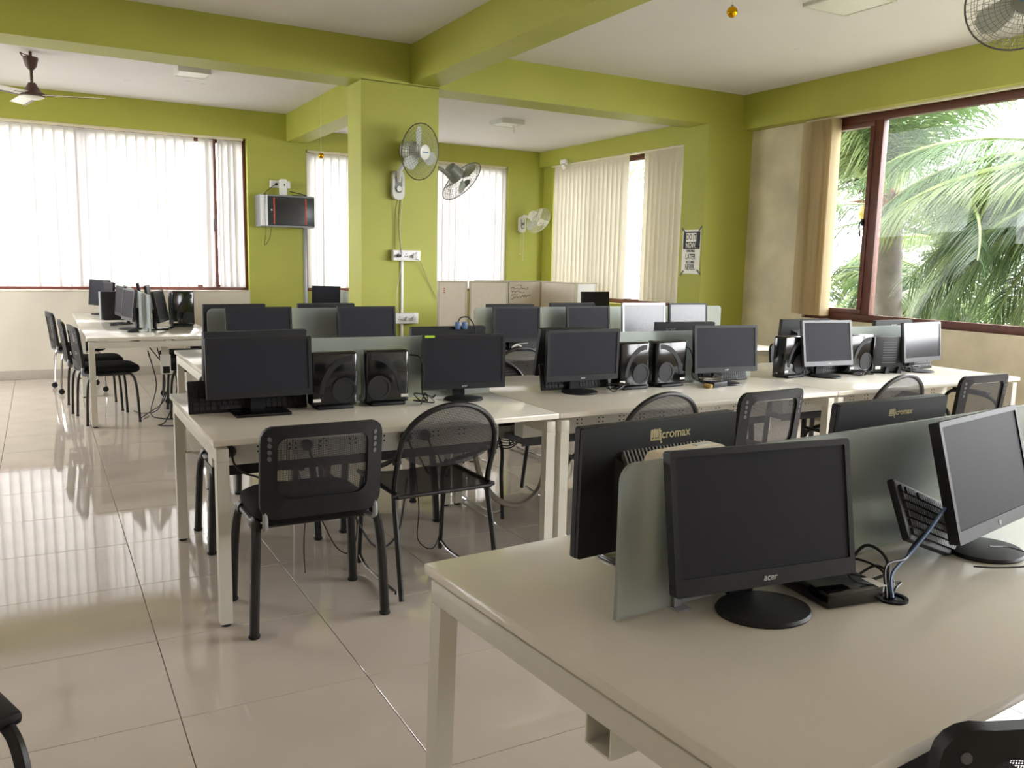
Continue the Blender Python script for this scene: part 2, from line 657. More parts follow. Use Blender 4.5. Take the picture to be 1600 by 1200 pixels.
s1 = run(-2.3, 1.75, .105, 14)
s1 += [(1.80, 22), (1.87, 34), (2.0, 48), (2.06, 20), (2.13, 30), (2.2, 18)]
blind('wide white vertical blind drawn across the window behind the long bench by the wall', 'x', -2.38, 2.27, YW + .04, 2.83, 1.035, s1, 'blind_white')
blind('white vertical blind drawn across the window behind the central pillar', 'x', W2[0] + .02, W2[1] - .02, YW + .04, 2.76, 1.04, run(3.06, 6.0, .105, 13), 'blind_white')
s4 = run(8.86, 10.64, .1, 16) + run(7.78, 8.52, .085, 40, 6)
blind('cream vertical blind with a gap between its slats, beside the poster', 'y', WB[0] + .02, WB[1] - .02, 6.535, 2.79, .985, s4, 'blind_cream')
sr = [(5.70 + i * .017, 84 + random.uniform(-7, 7)) for i in range(13)] + [(5.93, 70), (5.98, 35), (6.03, 20)]
blind('tan vertical blind bunched up at the end of the window with the palm view', 'y', -2.55, 6.06, 6.6, 2.835, .985, sr, 'blind_tan')

# ------------------------------------------------------------------ outside
struct('ground', G().b(-40, 60, -40, 70, -4.2, -4).mesh('ground', 'ground_pale'))


def frond(length, el, droop, leaf, n, seed):
    """a palm leaf growing along +X: a bent midrib with two rows of hanging leaflets"""
    rnd = random.Random(seed)
    pts = []
    p = Vector((0, 0, 0))
    N = 26
    for i in range(N + 1):
        pts.append(p.copy())
        a = el - droop * (i / N) ** 1.5
        p = p + Vector((math.cos(a), 0, math.sin(a))) * length / N
    rib = G().tube(pts, [.05 * (1 - .92 * i / N) + .003 for i in range(N + 1)], 6)
    lf = G()
    for i in range(n):
        t = .16 + .83 * i / n
        f = t * N
        k = min(int(f), N - 1)
        c = pts[k].lerp(pts[k + 1], f - k)
        tan = (pts[k + 1] - pts[k]).normalized()
        nor = Vector((-tan.z, 0, tan.x))
        for sd in (-1, 1):
            ll = leaf * (math.sin(PI * (.12 + .8 * t)) ** .6) * rnd.uniform(.85, 1.1)
            d = (tan * .7 + Vector((0, sd, 0)) * .6 + nor * rnd.uniform(-.1, .25)).normalized()
            wv = tan * .0095
            q = [c.copy()]
            dd = d.copy()
            for s in range(4):
                dd = (dd + Vector((0, 0, -1)) * rnd.uniform(.1, .55)).normalized()
                q.append(q[-1] + dd * ll / 4)
            ws = [.5, 1, .9, .55, .05]
            vs, fs = [], []
            for j, pt in enumerate(q):
                vs += [pt - wv * ws[j], pt + wv * ws[j]]
            for j in range(4):
                fs.append((2 * j, 2 * j + 1, 2 * j + 3, 2 * j + 2))
            lf.add(vs, fs)
    return rib, lf


def palm(label, base, crown, fronds, nuts=0, seed=1):
    t = thing('coconut_palm', label, 'palm tree', base, group=None)
    rnd = random.Random(seed)
    c = Vector(crown) - Vector(base)
    pts = bez([(0, 0, 0), c * .4 + Vector((.12, -.1, 0)), c * .8 + Vector((.05, 0, 0)), c], 8)
    tg = G()
    for i in range(len(pts)):
        pass
    rads = [.24 - .08 * i / (len(pts) - 1) + (.012 if i % 2 else 0) for i in range(len(pts))]
    tg.tube(pts, rads, 12)
    obj('trunk', tg.mesh('trunk', 'palm_trunk'), t)
    fb = G()
    for i in range(26):
        a, e = rnd.uniform(0, 2 * PI), rnd.uniform(.2, 1.3)
        d = Vector((math.cos(a) * math.cos(e), math.sin(a) * math.cos(e), math.sin(e)))
        fb.tube([c - Vector((0, 0, .25)), c + d * .22, c + d * rnd.uniform(.35, .6) - Vector((0, 0, .08))], [.07, .045, .004], 5)
    obj('crown_fibre', fb.mesh('crown_fibre', 'palm_fibre'), t)
    for i, (az, el, dr, ln, m) in enumerate(fronds):
        rib, lf = frond(ln, R(el), R(dr), .85, 120, seed * 50 + i)
        f = obj('frond', lf.mesh('frond', m), t, tuple(c), (rnd.uniform(-.5, .5), 0, R(az)))
        obj('midrib', rib.mesh('midrib', 'palm_rib'), f)
    for i in range(nuts):
        a = i * 2.4
        g = G().lathe([(.01, -.11), (.06, -.09), (.085, -.02), (.085, .03), (.05, .1), (.01, .11)], 14)
        obj('coconut', g.mesh('coconut', 'coconut'), t, tuple(c + Vector((math.cos(a) * .3, math.sin(a) * .3, -.02 - .1 * (i % 2)))))
    return t


PG, PP, PD = 'palm_green', 'palm_pale', 'palm_dark'
rp = random.Random(77)
palm('coconut palm with brown fibrous crown and nuts straight outside the unblinded window', (10.0, 7.45, -4), (9.9, 7.6, 2.3),
     [(i * 137.5 % 360, (72, 58, 80, 44, 66, 30, 86, 12)[i % 8], 70 + 30 * rp.random(), 2.7 + .5 * rp.random(), (PG, PP, PG, PD)[i % 4]) for i in range(26)], nuts=3, seed=3)
palm('coconut palm whose long fronds hang close before the unblinded window', (9.5, 3.9, -4), (9.15, 4.35, 2.55),
     [(94 + 14 * math.sin(i * 2.1), (22, 6, -8, -20, -32, -44, 14, 38, -2, -14, -26, -38, 54, -50, 28, -56)[i % 16] - 3, (52, 52, 48, 44, 38, 32, 56, 78, 50, 46, 40, 36, 95, 28, 66, 24)[i % 16],
       (3.1, 2.9, 2.7, 2.5, 2.4, 2.2, 3.0, 3.1, 2.8, 2.6, 2.5, 2.3, 3.2, 2.0, 3.1, 1.9)[i % 16], (PG, PP, PG, PD)[i % 4]) for i in range(22) if i % 16 not in (7, 12, 14) and i not in (16, 20)] + [(40, 40, 80, 3.0, PG), (10, 50, 90, 3.0, PG)], nuts=0, seed=8)
palm('young palm with a low crown between the two tall palms outside the unblinded window', (12.6, 7.6, -4), (12.5, 7.6, .2),
     [(i * 137.5 % 360, 25 + (i * 31) % 50, 75, 2.8, (PG, PP, PD)[i % 3]) for i in range(20)], nuts=0, seed=31)
palm('young palm with a low crown behind the window of the cream blind', (13.5, 11.6, -4), (13.4, 11.5, .3),
     [(i * 137.5 % 360, 20 + (i * 31) % 50, 75, 2.8, (PP, PG, PD)[i % 3]) for i in range(18)], nuts=0, seed=37)
palm('farther coconut palm beyond the gap between the cream blind slats', (12.0, 12.3, -4), (11.8, 12.3, 2.3),
     [(i * 37, 40 + (i * 23) % 40, 90, 3.0, (PG, PP, PD)[i % 3]) for i in range(13)], nuts=0, seed=14)
palm('distant coconut palm in the haze behind the nearer palm crown', (16.5, 11.0, -4), (16.5, 11.0, 1.9),
     [(i * 137.5 % 360, 10 + (i * 31) % 65, 75, 3.3, (PG, PD, PP)[i % 3]) for i in range(20)], nuts=0, seed=21)

# ------------------------------------------------------------------ bench desks
DZ = .75


def bench(label, loc, rz, L, D, group=None, splay=0, raceway=None, hollow=False, endrails=(True, True)):
    """loc = near left corner on the floor; local X along the bench, local Y across"""
    t = thing('bench_desk', label, 'desk', (loc[0], loc[1], 0), rz, group)
    top = cached(('top', L, D), lambda: G().b(0, L, 0, D, DZ - .025, DZ, bevel=.003).mesh('tabletop', 'laminate'))
    obj('tabletop', top, t)
    s = .046
    for ix, x in enumerate((.012, L - .012 - s)):
        for iy, y in enumerate((.012, D - .012 - s)):
            dy = splay * (-1 if iy == 0 else 1)
            g = G()
            vs = []
            for (zz, d) in ((.012, dy), (.66, 0)):
                vs += [(x, y + d, zz), (x + s, y + d, zz), (x + s, y + s + d, zz), (x, y + s + d, zz)]
            g.add(vs, [(3, 2, 1, 0), (4, 5, 6, 7), (0, 1, 5, 4), (1, 2, 6, 5), (2, 3, 7, 6), (3, 0, 4, 7)])
            leg = obj('leg', g.mesh('leg', 'frame_white'), t)
            f = cached('glide', lambda: G().lathe([(.019, 0), (.021, .004), (.019, .013)], 12).mesh('glide', 'rubber'))
            obj('glide', f, leg, (x + s / 2, y + s / 2 + dy, 0))
        if endrails[ix]:
            obj('end_rail', G().b(x, x + s, .012, D - .012, .66, .712, bevel=.002).mesh('end_rail', 'frame_white'), t)
            for yy in (.12, D / 2 - .1, D / 2 + .1, D - .12):
                obj('spacer', cached('spacer', lambda: G().b(-.014, .014, -.025, .025, .712, .725).mesh('spacer', 'frame_white')), t, (x + s / 2, yy, 0))
    for y in (D / 2 - .16, D / 2 + .12):
        obj('long_rail', G().b(.06, L - .06, y, y + .04, .67, .712).mesh('long_rail', 'frame_white'), t)
    if hollow:
        g = G()
        y0, y1, z0, z1, w = .385, .455, .598, .66, .004
        g.b(.02, L - .02, y0, y1, z0, z0 + w).b(.02, L - .02, y0, y1, z1 - w, z1).b(.02, L - .02, y0, y0 + w, z0 + w, z1 - w).b(.02, L - .02, y1 - w, y1, z0 + w, z1 - w)
        obj('support_beam', g.mesh('support_beam', 'frame_white'), t)
    if raceway:
        x0, x1, yy = raceway
        rw = obj('raceway', G().b(x0, x1, yy, yy + .09, .535, .665, bevel=.003).mesh('raceway', 'frame_white'), t)
        obj('cable_tray', G().b(x0, x1, yy + .005, yy + .2, .5, .53).b(x0, x1, yy + .003, yy + .01, .49, .534).mesh('cable_tray', 'black_metal'), t)
        n = int((x1 - x0) / .14)
        sock = cached('socket5', lambda: (lambda g: [g.prism(circle(.0045, 8, dx, dz), -.0012, .001) for dx, dz in ((-.014, .01), (.014, .01), (-.014, -.012), (.014, -.012), (0, .024))] and g)(G()).mesh('socket', 'black_plastic'))
        for i in range(n):
            obj('socket', sock, rw, (x0 + .07 + i * .14, yy, .6))
    return t


b2a = bench('white bench desk with the mesh-back visitor chair and the hoop-back chair at its near side', (.54, 3.262), 0, 1.535, 1.21, 'white bench desks of the middle row', raceway=(.07, 1.47, .47))
b2b = bench('white bench desk in the middle of the row, between the end and window desks', (2.082, 3.262), 0, 1.865, 1.21, 'white bench desks of the middle row', raceway=(.07, 1.8, .47))
b2c = bench('white bench desk at the end of the middle row nearest the palm window', (3.953, 3.262), 0, 1.77, 1.21, 'white bench desks of the middle row', raceway=(.07, 1.7, .47))
b3a = bench('white bench desk standing right before the central green pillar', (.83, 5.33), 0, 1.8, 1.2, 'white bench desks before the pillar', raceway=(.1, 1.7, .47))
b3b = bench('white bench desk between the central pillar and the poster pillar', (2.64, 5.33), 0, 2.99, 1.2, 'white bench desks before the pillar', raceway=(.1, 2.9, .47))
b4a = bench('white bench desk under the wide blind, its open end towards the polished aisle', (1.36, 7.66), R(90), 1.75, 1.05, 'white bench desks under the wide blind')
b4b = bench('white bench desk under the wide blind, pushed up to the back wall', (1.36, 9.42), R(90), 1.45, 1.05, 'white bench desks under the wide blind')
FA = R(4.6)
FO = Vector((.823, .696, 0))
fu, fv = Vector((math.cos(FA), math.sin(FA), 0)), Vector((-math.sin(FA), math.cos(FA), 0))


def fg(u, v, z=0):
    return FO + fu * u + fv * v + Vector((0, 0, z))


bF = bench('large cream bench desk in front, with a rounded frosted glass screen along its middle', (FO.x, FO.y), FA, 2.4, 1.03, splay=.03, hollow=True)
bB = bench('white bench desk half hidden behind the central pillar', (2.35, 8.3), 0, 1.1, 1.1)
bC = bench('small white bench desk before the cubicle panels', (5.25, 8.0), 0, 1.1, .8)


# ------------------------------------------------------------------ frosted glass screens on the desks
def screen_glass(label, loc, rz, L, H=.315, rl=True, rr=True, group=None):
    t = thing('glass_screen', label, 'desk divider', (loc[0], loc[1], DZ), rz, group)
    r = .035
    poly = [(0, .006), (L, .006)]
    n = 6
    poly += [(L - r + r * math.cos(R(90 * k / n)), H - r + r * math.sin(R(90 * k / n))) for k in range(n + 1)] if rr else [(L, H)]
    poly += [(r - r * math.sin(R(90 * k / n)), H - r + r * math.cos(R(90 * k / n))) for k in range(n + 1)] if rl else [(0, H)]
    obj('pane', G().prism(poly, -.005, .005).mesh('pane', 'frosted_glass'), t)
    cl = cached('clamp', lambda: G().b(-.016, .016, -.03, .03, 0, .005).b(-.012, .012, -.011, -.006, 0, .035).b(-.012, .012, .006, .011, 0, .035).mesh('clamp', 'steel_grey'))
    for x in [.16, L - .16] + ([L / 2] if L > 1.2 else []):
        obj('clamp', cl, t, (x, 0, 0))
    return t


GS = 'frosted glass desk dividers'
screen_glass('frosted glass divider on the end desk of the middle row, behind two small black towers', (.64, 3.905), 0, 1.4, group=GS)
screen_glass('frosted glass divider in the middle of the middle row', (2.46, 3.905), 0, 1.44, .308, group=GS)
screen_glass('frosted glass divider on the desk nearest the palm window', (4.305, 3.905), 0, 1.36, .305, group=GS)
screen_glass('frosted glass divider before the central pillar', (.97, 5.94), 0, 1.25, .335, group=GS)
screen_glass('long frosted glass divider ending in a rounded corner before the poster pillar', (2.96, 5.94), 0, 2.55, .33, group=GS)
p = fg(.165, .553)
screen_glass('long dusty frosted glass divider on the large cream desk in front', (p.x, p.y), FA, 1.2, .315, rr=False, group=GS)
p = fg(1.37, .553)
screen_glass('frosted glass divider continuing behind the leaning keyboard on the front desk', (p.x, p.y), FA, .95, .315, rl=False, group=GS)
screen_glass('frosted glass divider along the near desk under the wide blind', (.835, 8.0), R(90), 1.2, .33, group=GS)
screen_glass('frosted glass divider along the desk at the back wall under the wide blind', (.835, 9.5), R(90), 1.1, .33, group=GS)
screen_glass('frosted glass divider on the half hidden desk behind the pillar', (2.9, 8.4), R(90), .9, .34, group=GS)


# ------------------------------------------------------------------ monitors
def monitor(label, x, y, rz, w=.445, h=.272, zb=.075, tilt=5, base='round', bezel='black_plastic', scr='screen', logo=None,
            back_logo=None, ribs=False, sticker=None, bz=.016, bb=.03, z=DZ, group=None, off=.03, bo=None):
    """panel front plane sits over (x, y); faces local -Y"""
    a = R(rz)
    t = thing('monitor', label, 'monitor', (x - math.sin(a) * off, y + math.cos(a) * off, z), a, group)
    tl = (R(-tilt), 0, 0)
    pl = (0, -off, zb)
    key = (w, h, bz, bb, bezel)

    def mk_bezel():
        o_ = rrect(w, h, .006, 3, 0, h / 2)
        i_ = rrect(w - 2 * bz, h - bz - bb, .002, 3, 0, bb + (h - bz - bb) / 2)
        return G().ring(o_, i_, 0, .016).mesh('bezel', bezel)
    bz_o = obj('bezel', cached(('bezel',) + key, mk_bezel), t, pl, tl)
    sc_ = cached(('scr', w, h, bz, bb, scr), lambda: G().box((0, .006, bb + (h - bz - bb) / 2), (w - 2 * bz + .002, .006, h - bz - bb + .002)).mesh('screen', scr))
    obj('screen', sc_, t, pl, tl)

    def mk_back():
        g = G().prism(rrect(w - .002, h - .002, .006, 3, 0, h / 2), .012, .026)
        a_, b_ = w * .30, h * .30
        c_, d_ = w * .22, h * .2
        vs = []
        for (p_, q_, yy) in ((a_, b_, .026), (c_, d_, .052)):
            vs += [(-p_, yy, h * .5 - q_), (p_, yy, h * .5 - q_), (p_, yy, h * .5 + q_ * .8), (-p_, yy, h * .5 + q_ * .8)]
        g.add(vs, [(0, 1, 5, 4), (1, 2, 6, 5), (2, 3, 7, 6), (3, 0, 4, 7), (4, 5, 6, 7)])
        return g.mesh('back_cover', 'black_plastic', 25)
    bk = obj('back_cover', cached(('back', w, h), mk_back), t, pl, tl)
    if ribs:
        g = G()
        for i in range(24):
            xx = -w * .26 + i * w * .52 / 23
            g.box((xx, .037, h * .67), (.005, .03, h * .24), rot=(R(32), 0, 0))
        obj('vent_rib', g.mesh('vent_rib', 'rib_grey'), bk)
    nk = zb + .11

    def mk_neck():
        return G().prism(rrect(.06, nk, .012, 3, 0, nk / 2), .02, .042).mesh('stand_neck', 'black_plastic')
    obj('stand_neck', cached(('neck', round(nk, 3)), mk_neck), t, (0, off, .004))
    if base == 'round':
        bm_ = cached('base_round', lambda: G().lathe([(.098, 0), (.1, .004), (.097, .009), (.06, .014), (.03, .018)], 32).mesh('stand_base', 'black_plastic'))
    elif base == 'wide':
        bm_ = cached('base_wide', lambda: G().lathe([(.094, 0), (.096, .004), (.092, .01), (.05, .016)], 36, Matrix.Diagonal((1.05, .9, 1, 1))).mesh('stand_base', 'black_plastic'))
    else:
        bm_ = cached('base_rect', lambda: G().box((0, 0, .007), (.24, .17, .014), bevel=.005).mesh('stand_base', 'gloss_black'))
    obj('stand_base', bm_, t, (0, 0 if bo is None else bo, 0))
    if logo:
        lm = cached(('lg', logo, bb), lambda: text_mesh(logo, bb * .55, 'logo_grey', shear=.25, bold=.0003))
        obj('logo', lm, bz_o, (0, -.0005, bb * .5), (R(90), 0, 0), label='pale raised lettering')
    if back_logo:
        txt, size, m_, zx, zz = back_logo
        lm = cached(('bl',) + back_logo, lambda: text_mesh(txt, size, m_, bold=.0004))
        obj('logo', lm, bk, (-zx, .0268, zz), (R(90), 0, PI), label='lettering on the back cover')
    if sticker:
        obj('sticker', cached('stk', lambda: G().b(0, .05, -.0012, .0002, -.011, .0).mesh('sticker', 'sticker_green')), bz_o, (sticker, 0, h - .003), label='lime green sticker')
    return t


MG = 'monitors along the middle row'
ac = 'acer'
monitor('black monitor on a square glossy base before the mesh-back visitor chair', .827, 3.735, .3, .457, .264, .077, 4, 'rect', logo=None, group=MG)
monitor('black monitor with a small lime sticker on its top corner, in the middle row', 1.834, 3.775, -6, .44, .271, .056, 2, 'wide', logo=ac, sticker=-.205, group=MG, bo=-.02)
monitor('black monitor on a round base beside the desk joint of the middle row', 2.518, 3.735, -.3, .457, .274, .069, -1, 'round', logo=ac, group=MG)
monitor('black monitor on a round base beside a flat charger and pale cables, middle row', 3.522, 3.716, -3.6, .461, .276, .073, 5, 'round', logo=ac, group=MG)
monitor('squarish grey-framed monitor between the black towers near the palm window', 4.402, 3.722, -5, .412, .292, .075, 9, 'round', bezel='grey_plastic', logo=ac, bb=.03, group=MG)
monitor('grey-framed monitor reflecting the sky, at the window end of the middle row', 5.296, 3.689, 5, .45, .27, .073, 6, 'round', bezel='grey_plastic', scr='screen_glossy', group=MG)
monitor('large black monitor back across the glass at the open end of the middle row', .888, 4.155, 187, .5, .29, .05, 4, 'rect', group=MG)
monitor('black monitor seen from behind with blue cable plugs on its top edge, middle row', 1.89, 4.13, 182, .44, .268, .076, 4, group=MG)
monitor('black monitor seen from behind, leaning steeply, across the glass at the desk joint', 2.615, 4.06, 179, .44, .275, .066, 13, group=MG)
monitor('black monitor seen from behind with pale brand lettering above the glass, middle row', 3.51, 4.12, 174, .435, .268, .076, 4, back_logo=(ac, .042, 'logo_dark', -.11, .225), group=MG)
monitor('black monitor seen from behind, below the bunched tan blind', 4.545, 4.1, 178, .444, .27, .08, 4, group=MG)
monitor('grey-backed monitor below the palm window with white brand lettering', 5.45, 4.1, 183, .437, .267, .064, 4, back_logo=(ac, .035, 'logo_grey', 0, .232), group=MG)

MH = 'monitors along the row before the pillar'
monitor('black monitor partly covering a pale glass corner, before the rack cabinet pier', 1.279, 5.774, 2, .441, .271, .083, 4.6, group=MH)
monitor('black monitor standing right in front of the lower pillar sockets', 2.035, 5.777, 2, .438, .271, .083, 4.6, group=MH)
monitor('squarish black monitor with blue cable plugs under it, before the cubicle panels', 3.262, 5.78, -2, .412, .278, .065, 2, 'rect', group=MH)
monitor('squarish black monitor below the dark monitor of the cubicle desk', 3.929, 5.76, -4, .405, .3, .045, 4.6, group=MH)
monitor('chrome-edged monitor with a pale sky-lit screen before the cream blind', 4.50, 5.76, 0, .455, .285, .083, 4.6, bezel='silver', scr='screen_glossy', group=MH)
monitor('black-framed monitor with a pale sky-lit screen below the poster', 4.984, 5.756, -4, .404, .31, .055, 4.6, scr='screen_glossy', bz=.014, group=MH)
monitor('black monitor seen from behind at the open end of the row before the pillar', 1.183, 6.17, 184, .431, .271, .085, 4, group=MH)
monitor('black monitor seen from behind, below the pier with the rack cabinet', 1.839, 6.17, 183, .434, .271, .087, 4, back_logo=(ac, .03, 'logo_dark', .06, .235), group=MH)
monitor('black monitor seen from behind, below the panel with handwriting', 3.386, 6.16, 179, .439, .269, .078, 4, group=MH)
monitor('black monitor seen from behind, left of the dark monitor of the cubicle desk', 3.998, 6.16, 178, .445, .27, .083, 4, group=MH)
monitor('dark monitor on the small desk before the cubicle panels', 5.71, 8.25, 2, .40, .25, .115, 4)

MF = 'monitors on the large front desk'
monitor('big matt black monitor on a round base on the large cream desk in front', 1.248, 1.158, -7, .44, .282, .061, 10, 'wide', logo=ac, bz=.013, bb=.034, group=MF, off=.035, bo=-.018)
monitor('black monitor turned to the wall end of the front desk, beside the leaning keyboard', 2.035, 1.168, 11, .46, .285, .07, 15, 'wide', bz=.013, logo='hp', group=MF)
monitor('monitor with a ribbed black back and fist emblem, behind the front glass divider', 1.247, 1.54, 185, .487, .297, .041, 1, 'rect', ribs=True, back_logo=('icromax', .03, 'logo_gold', .033, .262), group=MF)
monitor('monitor with a plain black back and dim gold lettering, behind the front glass divider', 1.98, 1.49, 181, .448, .272, .079, 4, back_logo=('icromax', .022, 'logo_gold', .033, .238), group=MF)

MR = 'monitors on the benches under the wide blind'
monitor('grey-screened monitor at the near end of the bench under the wide blind, mouse before it', .68, 8.5, -82, .42, .29, .08, 6, bezel='grey_plastic', group=MR)
monitor('monitor in the middle of the bench under the wide blind, beside the slim tower', .66, 9.15, -85, .42, .29, .08, 5, group=MR)
monitor('monitor beside the last screen on the bench under the wide blind', .62, 10.2, -80, .42, .3, .08, 5, group=MR)
monitor('monitor on the bench under the wide blind, next to the back wall', .56, 10.6, -66, .42, .29, .1, 5, group=MR)
monitor('monitor with a wedge-shaped black back near the bench end under the wide blind', 1.0, 8.42, 72, .43, .29, .07, 10, 'rect', group=MR)
monitor('monitor back across the glass, mid bench under the wide blind', 1.02, 9.55, 80, .43, .29, .08, 8, group=MR)
monitor('monitor seen from behind, across the glass beside the back wall', 1.0, 10.25, 84, .43, .29, .08, 8, group=MR)
MB_ = 'monitors on the half hidden desk behind the pillar'
monitor('dark monitor turned towards the rack cabinet on the half hidden desk', 2.68, 8.95, -25, .30, .25, .14, 6, group=MB_)
monitor('dark monitor leaning beside the glass on the half hidden desk', 3.16, 8.95, 20, .42, .27, .11, 8, group=MB_)

# emblem of the ribbed monitor: a fist outline of five knuckle bars and a thumb
for (root_lab, sc_) in (('monitor with a ribbed black back and fist emblem, behind the front glass divider', 1.0), ('monitor with a plain black back and dim gold lettering, behind the front glass divider', .72)):
    root = next(o_ for o_ in bpy.data.objects if o_.get('label') == root_lab)
    bk = next(c_ for c_ in root.children if c_.name.startswith('back_cover'))
    g = G()
    for k in range(4):
        g.prism(rrect(.0062, .02 + .002 * (k % 2), .002, 3, -.012 + k * .0074, .004), 0, .0006)
    g.prism(rrect(.029, .0042, .002, 3, -.001, -.010), 0, .0006)
    g.prism(rrect(.006, .012, .002, 3, .0155, -.0085), 0, .0006)
    g.prism(circle(.003, 10, .018, -.018), 0, .0006)
    g.prism([(-.0135, -.011), (-.0165, -.011), (-.0165, .012), (-.0135, .012)], 0, .0006)
    ex = obj('emblem', g.mesh('emblem', 'logo_gold'), bk, (.047 * sc_ - .02, .0264, .262 if sc_ == 1 else .238), (0, 0, PI), label='gold fist emblem', scale=(sc_, 1, sc_))


# ------------------------------------------------------------------ small black towers
def tower(label, x, y, rz=0, mirror=False, w=.215, h=.252, d=.09, gloss='gloss_black', group='small black desktop towers in the middle row'):
    t = thing('desktop_tower', label, 'computer', (x, y, DZ), R(rz), group)
    m = -1 if mirror else 1
    obj('case', cached(('case', w, h, d, gloss), lambda: G().box((0, 0, h / 2 + .012), (w, d, h), bevel=.014, seg=3).mesh('case', gloss)), t)

    def side():
        g = G()
        o_, i_ = [], []
        cx, cz, n = w * .36 * m, .045, 16
        for k in range(n + 1):
            a = R(88 + 84 * k / n)
            o_.append((cx + m * math.cos(a) * w * .72 * 1.0, cz + math.sin(a) * h * .8))
            i_.append((cx + m * math.cos(a) * w * .62, cz + math.sin(a) * h * .69))
        poly = o_ + i_[::-1]
        g.prism(poly, -d / 2 - .003, -d / 2 + .004)
        return g.mesh('arch_ridge', 'black_plastic')
    obj('arch_ridge', cached(('arch', mirror, w, h, d), side), t)
    cx = w * .2 * m
    obj('round_grille', cached(('grl', mirror, d), lambda: G().ring(circle(.058, 28, cx, .085), circle(.046, 28, cx, .085), -d / 2 - .004, -d / 2 + .002).prism(circle(.046, 28, cx, .085), -d / 2 - .0015, -d / 2 + .002).mesh('round_grille', 'black_plastic')), t)
    obj('stand', cached(('tst', d), lambda: G().box((0, 0, .008), (.17, d + .03, .016), bevel=.005).mesh('stand', 'black_plastic')), t)
    sx = .085 * (-m)
    obj('sticker', cached(('tsk', mirror, d), lambda: G().b(-sx - .018 if False else -sx * -1 - .018, -sx * -1 + .018, -d / 2 - .0012, -d / 2 + .001, .036, .05).mesh('sticker', 'sticker_white')), t)
    return t


tower('small black tower with an arched side, beside the square-based monitor of the end desk', 1.165, 3.80, 0)
tower('small black tower with a white sticker, second behind the visitor chair', 1.425, 3.81, 0, True)
tower('glossy black tower with an arched side right of the monitor at the desk joint', 2.876, 3.80, 2, w=.205)
tower('black tower with a round grille and sticker, left of the monitor with pale cables', 3.145, 3.81, 3, True, w=.235)
tower('glossy black tower standing left of the squarish grey-framed monitor', 4.165, 3.84, 8, w=.225)
tower('glossy black tower standing right of the squarish grey-framed monitor', 4.755, 3.81, 0, w=.23)
tower('large dark tower beside the wedge-shaped monitor back, under the wide blind', 1.19, 8.74, 14, w=.21, h=.33, d=.12, group='towers under the wide blind')
# upright slim desktop with side vents and feet
t = thing('desktop_tower', 'slim black tower with a vented side and clip feet, left of the sky-reflecting monitor', 'computer', (4.99, 3.78, DZ), R(-12), 'small black desktop towers in the middle row')
obj('case', G().box((0, 0, .13), (.235, .11, .235), bevel=.005).mesh('case', 'black_plastic'), t)
obj('front_panel', G().box((-.12, 0, .13), (.012, .108, .232), bevel=.003).mesh('front_panel', 'gloss_black'), t)
for k in range(9):
    obj('vent_slot', cached('vs', lambda: G().b(-.05, .06, -.0565, -.054, 0, .006).mesh('vent_slot', 'grey_plastic')), t, (0, 0, .07 + k * .017))
for xx in (-.02, .08):
    obj('foot', cached('tf', lambda: G().prism([(-.018, 0), (.018, 0), (.006, .045), (-.006, .045)], -.075, .075).mesh('foot', 'black_plastic')), t, (xx, 0, 0))
obj('power_button', G().prism(circle(.012, 14), -.001, .002, 'x').mesh('power_button', 'silver'), t, (-.127, -.02, .2))
obj('sticker', G().b(-.1, -.06, -.0562, -.0545, .03, .05).mesh('sticker', 'sticker_white'), t)
t = thing('desktop_tower', 'slim silver-edged tower between the monitors under the wide blind', 'computer', (.57, 9.72, DZ), R(-84), 'towers under the wide blind')
obj('case', G().box((0, .1, .15), (.085, .26, .29), bevel=.004).mesh('case', 'black_plastic'), t)
obj('front_panel', G().box((0, -.034, .15), (.08, .012, .285), bevel=.003).mesh('front_panel', 'steel_grey'), t)
obj('foot', G().box((0, .1, .004), (.1, .2, .008)).mesh('foot', 'rubber'), t)


# ------------------------------------------------------------------ keyboards, mice, adapters
def keyboard(label, loc, rot, L=.44, group='black keyboards propped on edge'):
    t = thing('keyboard', label, 'keyboard', loc, rot, group)
    obj('case', cached(('kc', L), lambda: G().box((0, 0, .009), (L, .145, .018), bevel=.005).mesh('case', 'black_plastic')), t)

    def keys():
        g = G()
        for r in range(6):
            n = 20
            for c in range(n):
                if r == 0 and c in (1, 6):
                    continue
                if r == 5 and 4 <= c <= 8:
                    if c == 6:
                        g.box((-L / 2 + .02 + (L - .04) * (c + .5) / n, .052 - r * .0205, .021), (.09, .015, .007))
                    continue
                g.box((-L / 2 + .02 + (L - .04) * (c + .5) / n, .052 - r * .0205, .021), ((L - .04) / n * .82, .0155, .007))
        return g.mesh('keys', 'key_black')
    obj('keys', cached(('kk', L), keys), t, kind='stuff')
    return t


keyboard('black keyboard propped behind the square-based monitor of the end desk', (.80, 3.878, DZ + .068), (R(78), 0, 0), L=.52)
keyboard('black keyboard propped left of the monitor at the desk joint', (2.55, 3.878, DZ + .075), (R(78), 0, 0))
keyboard('black keyboard propped behind the monitor with pale cables', (3.62, 3.872, DZ + .068), (R(74), 0, R(-4)), L=.36)
keyboard('black keyboard propped behind the squarish grey-framed monitor', (4.44, 3.875, DZ + .068), (R(76), 0, 0))
keyboard('black keyboard propped behind the sky-reflecting monitor', (5.40, 3.84, DZ + .068), (R(72), 0, R(4)), L=.36)
p = fg(1.06, .47)
keyboard('black keyboard leaning on the front glass divider beside its blue cable', (p.x, p.y, DZ + .088), (R(62), R(20), FA + R(8)), L=.34)
keyboard('black keyboard with blue plugs under the squarish monitor before the cubicle panels', (3.35, 5.915, DZ + .068), (R(76), 0, 0), L=.4)
g = G().lathe([(.02, 0), (.036, .004), (.034, .016), (.018, .027), (.004, .03)], 18, Matrix.Diagonal((.9, 1.5, 1, 1)))
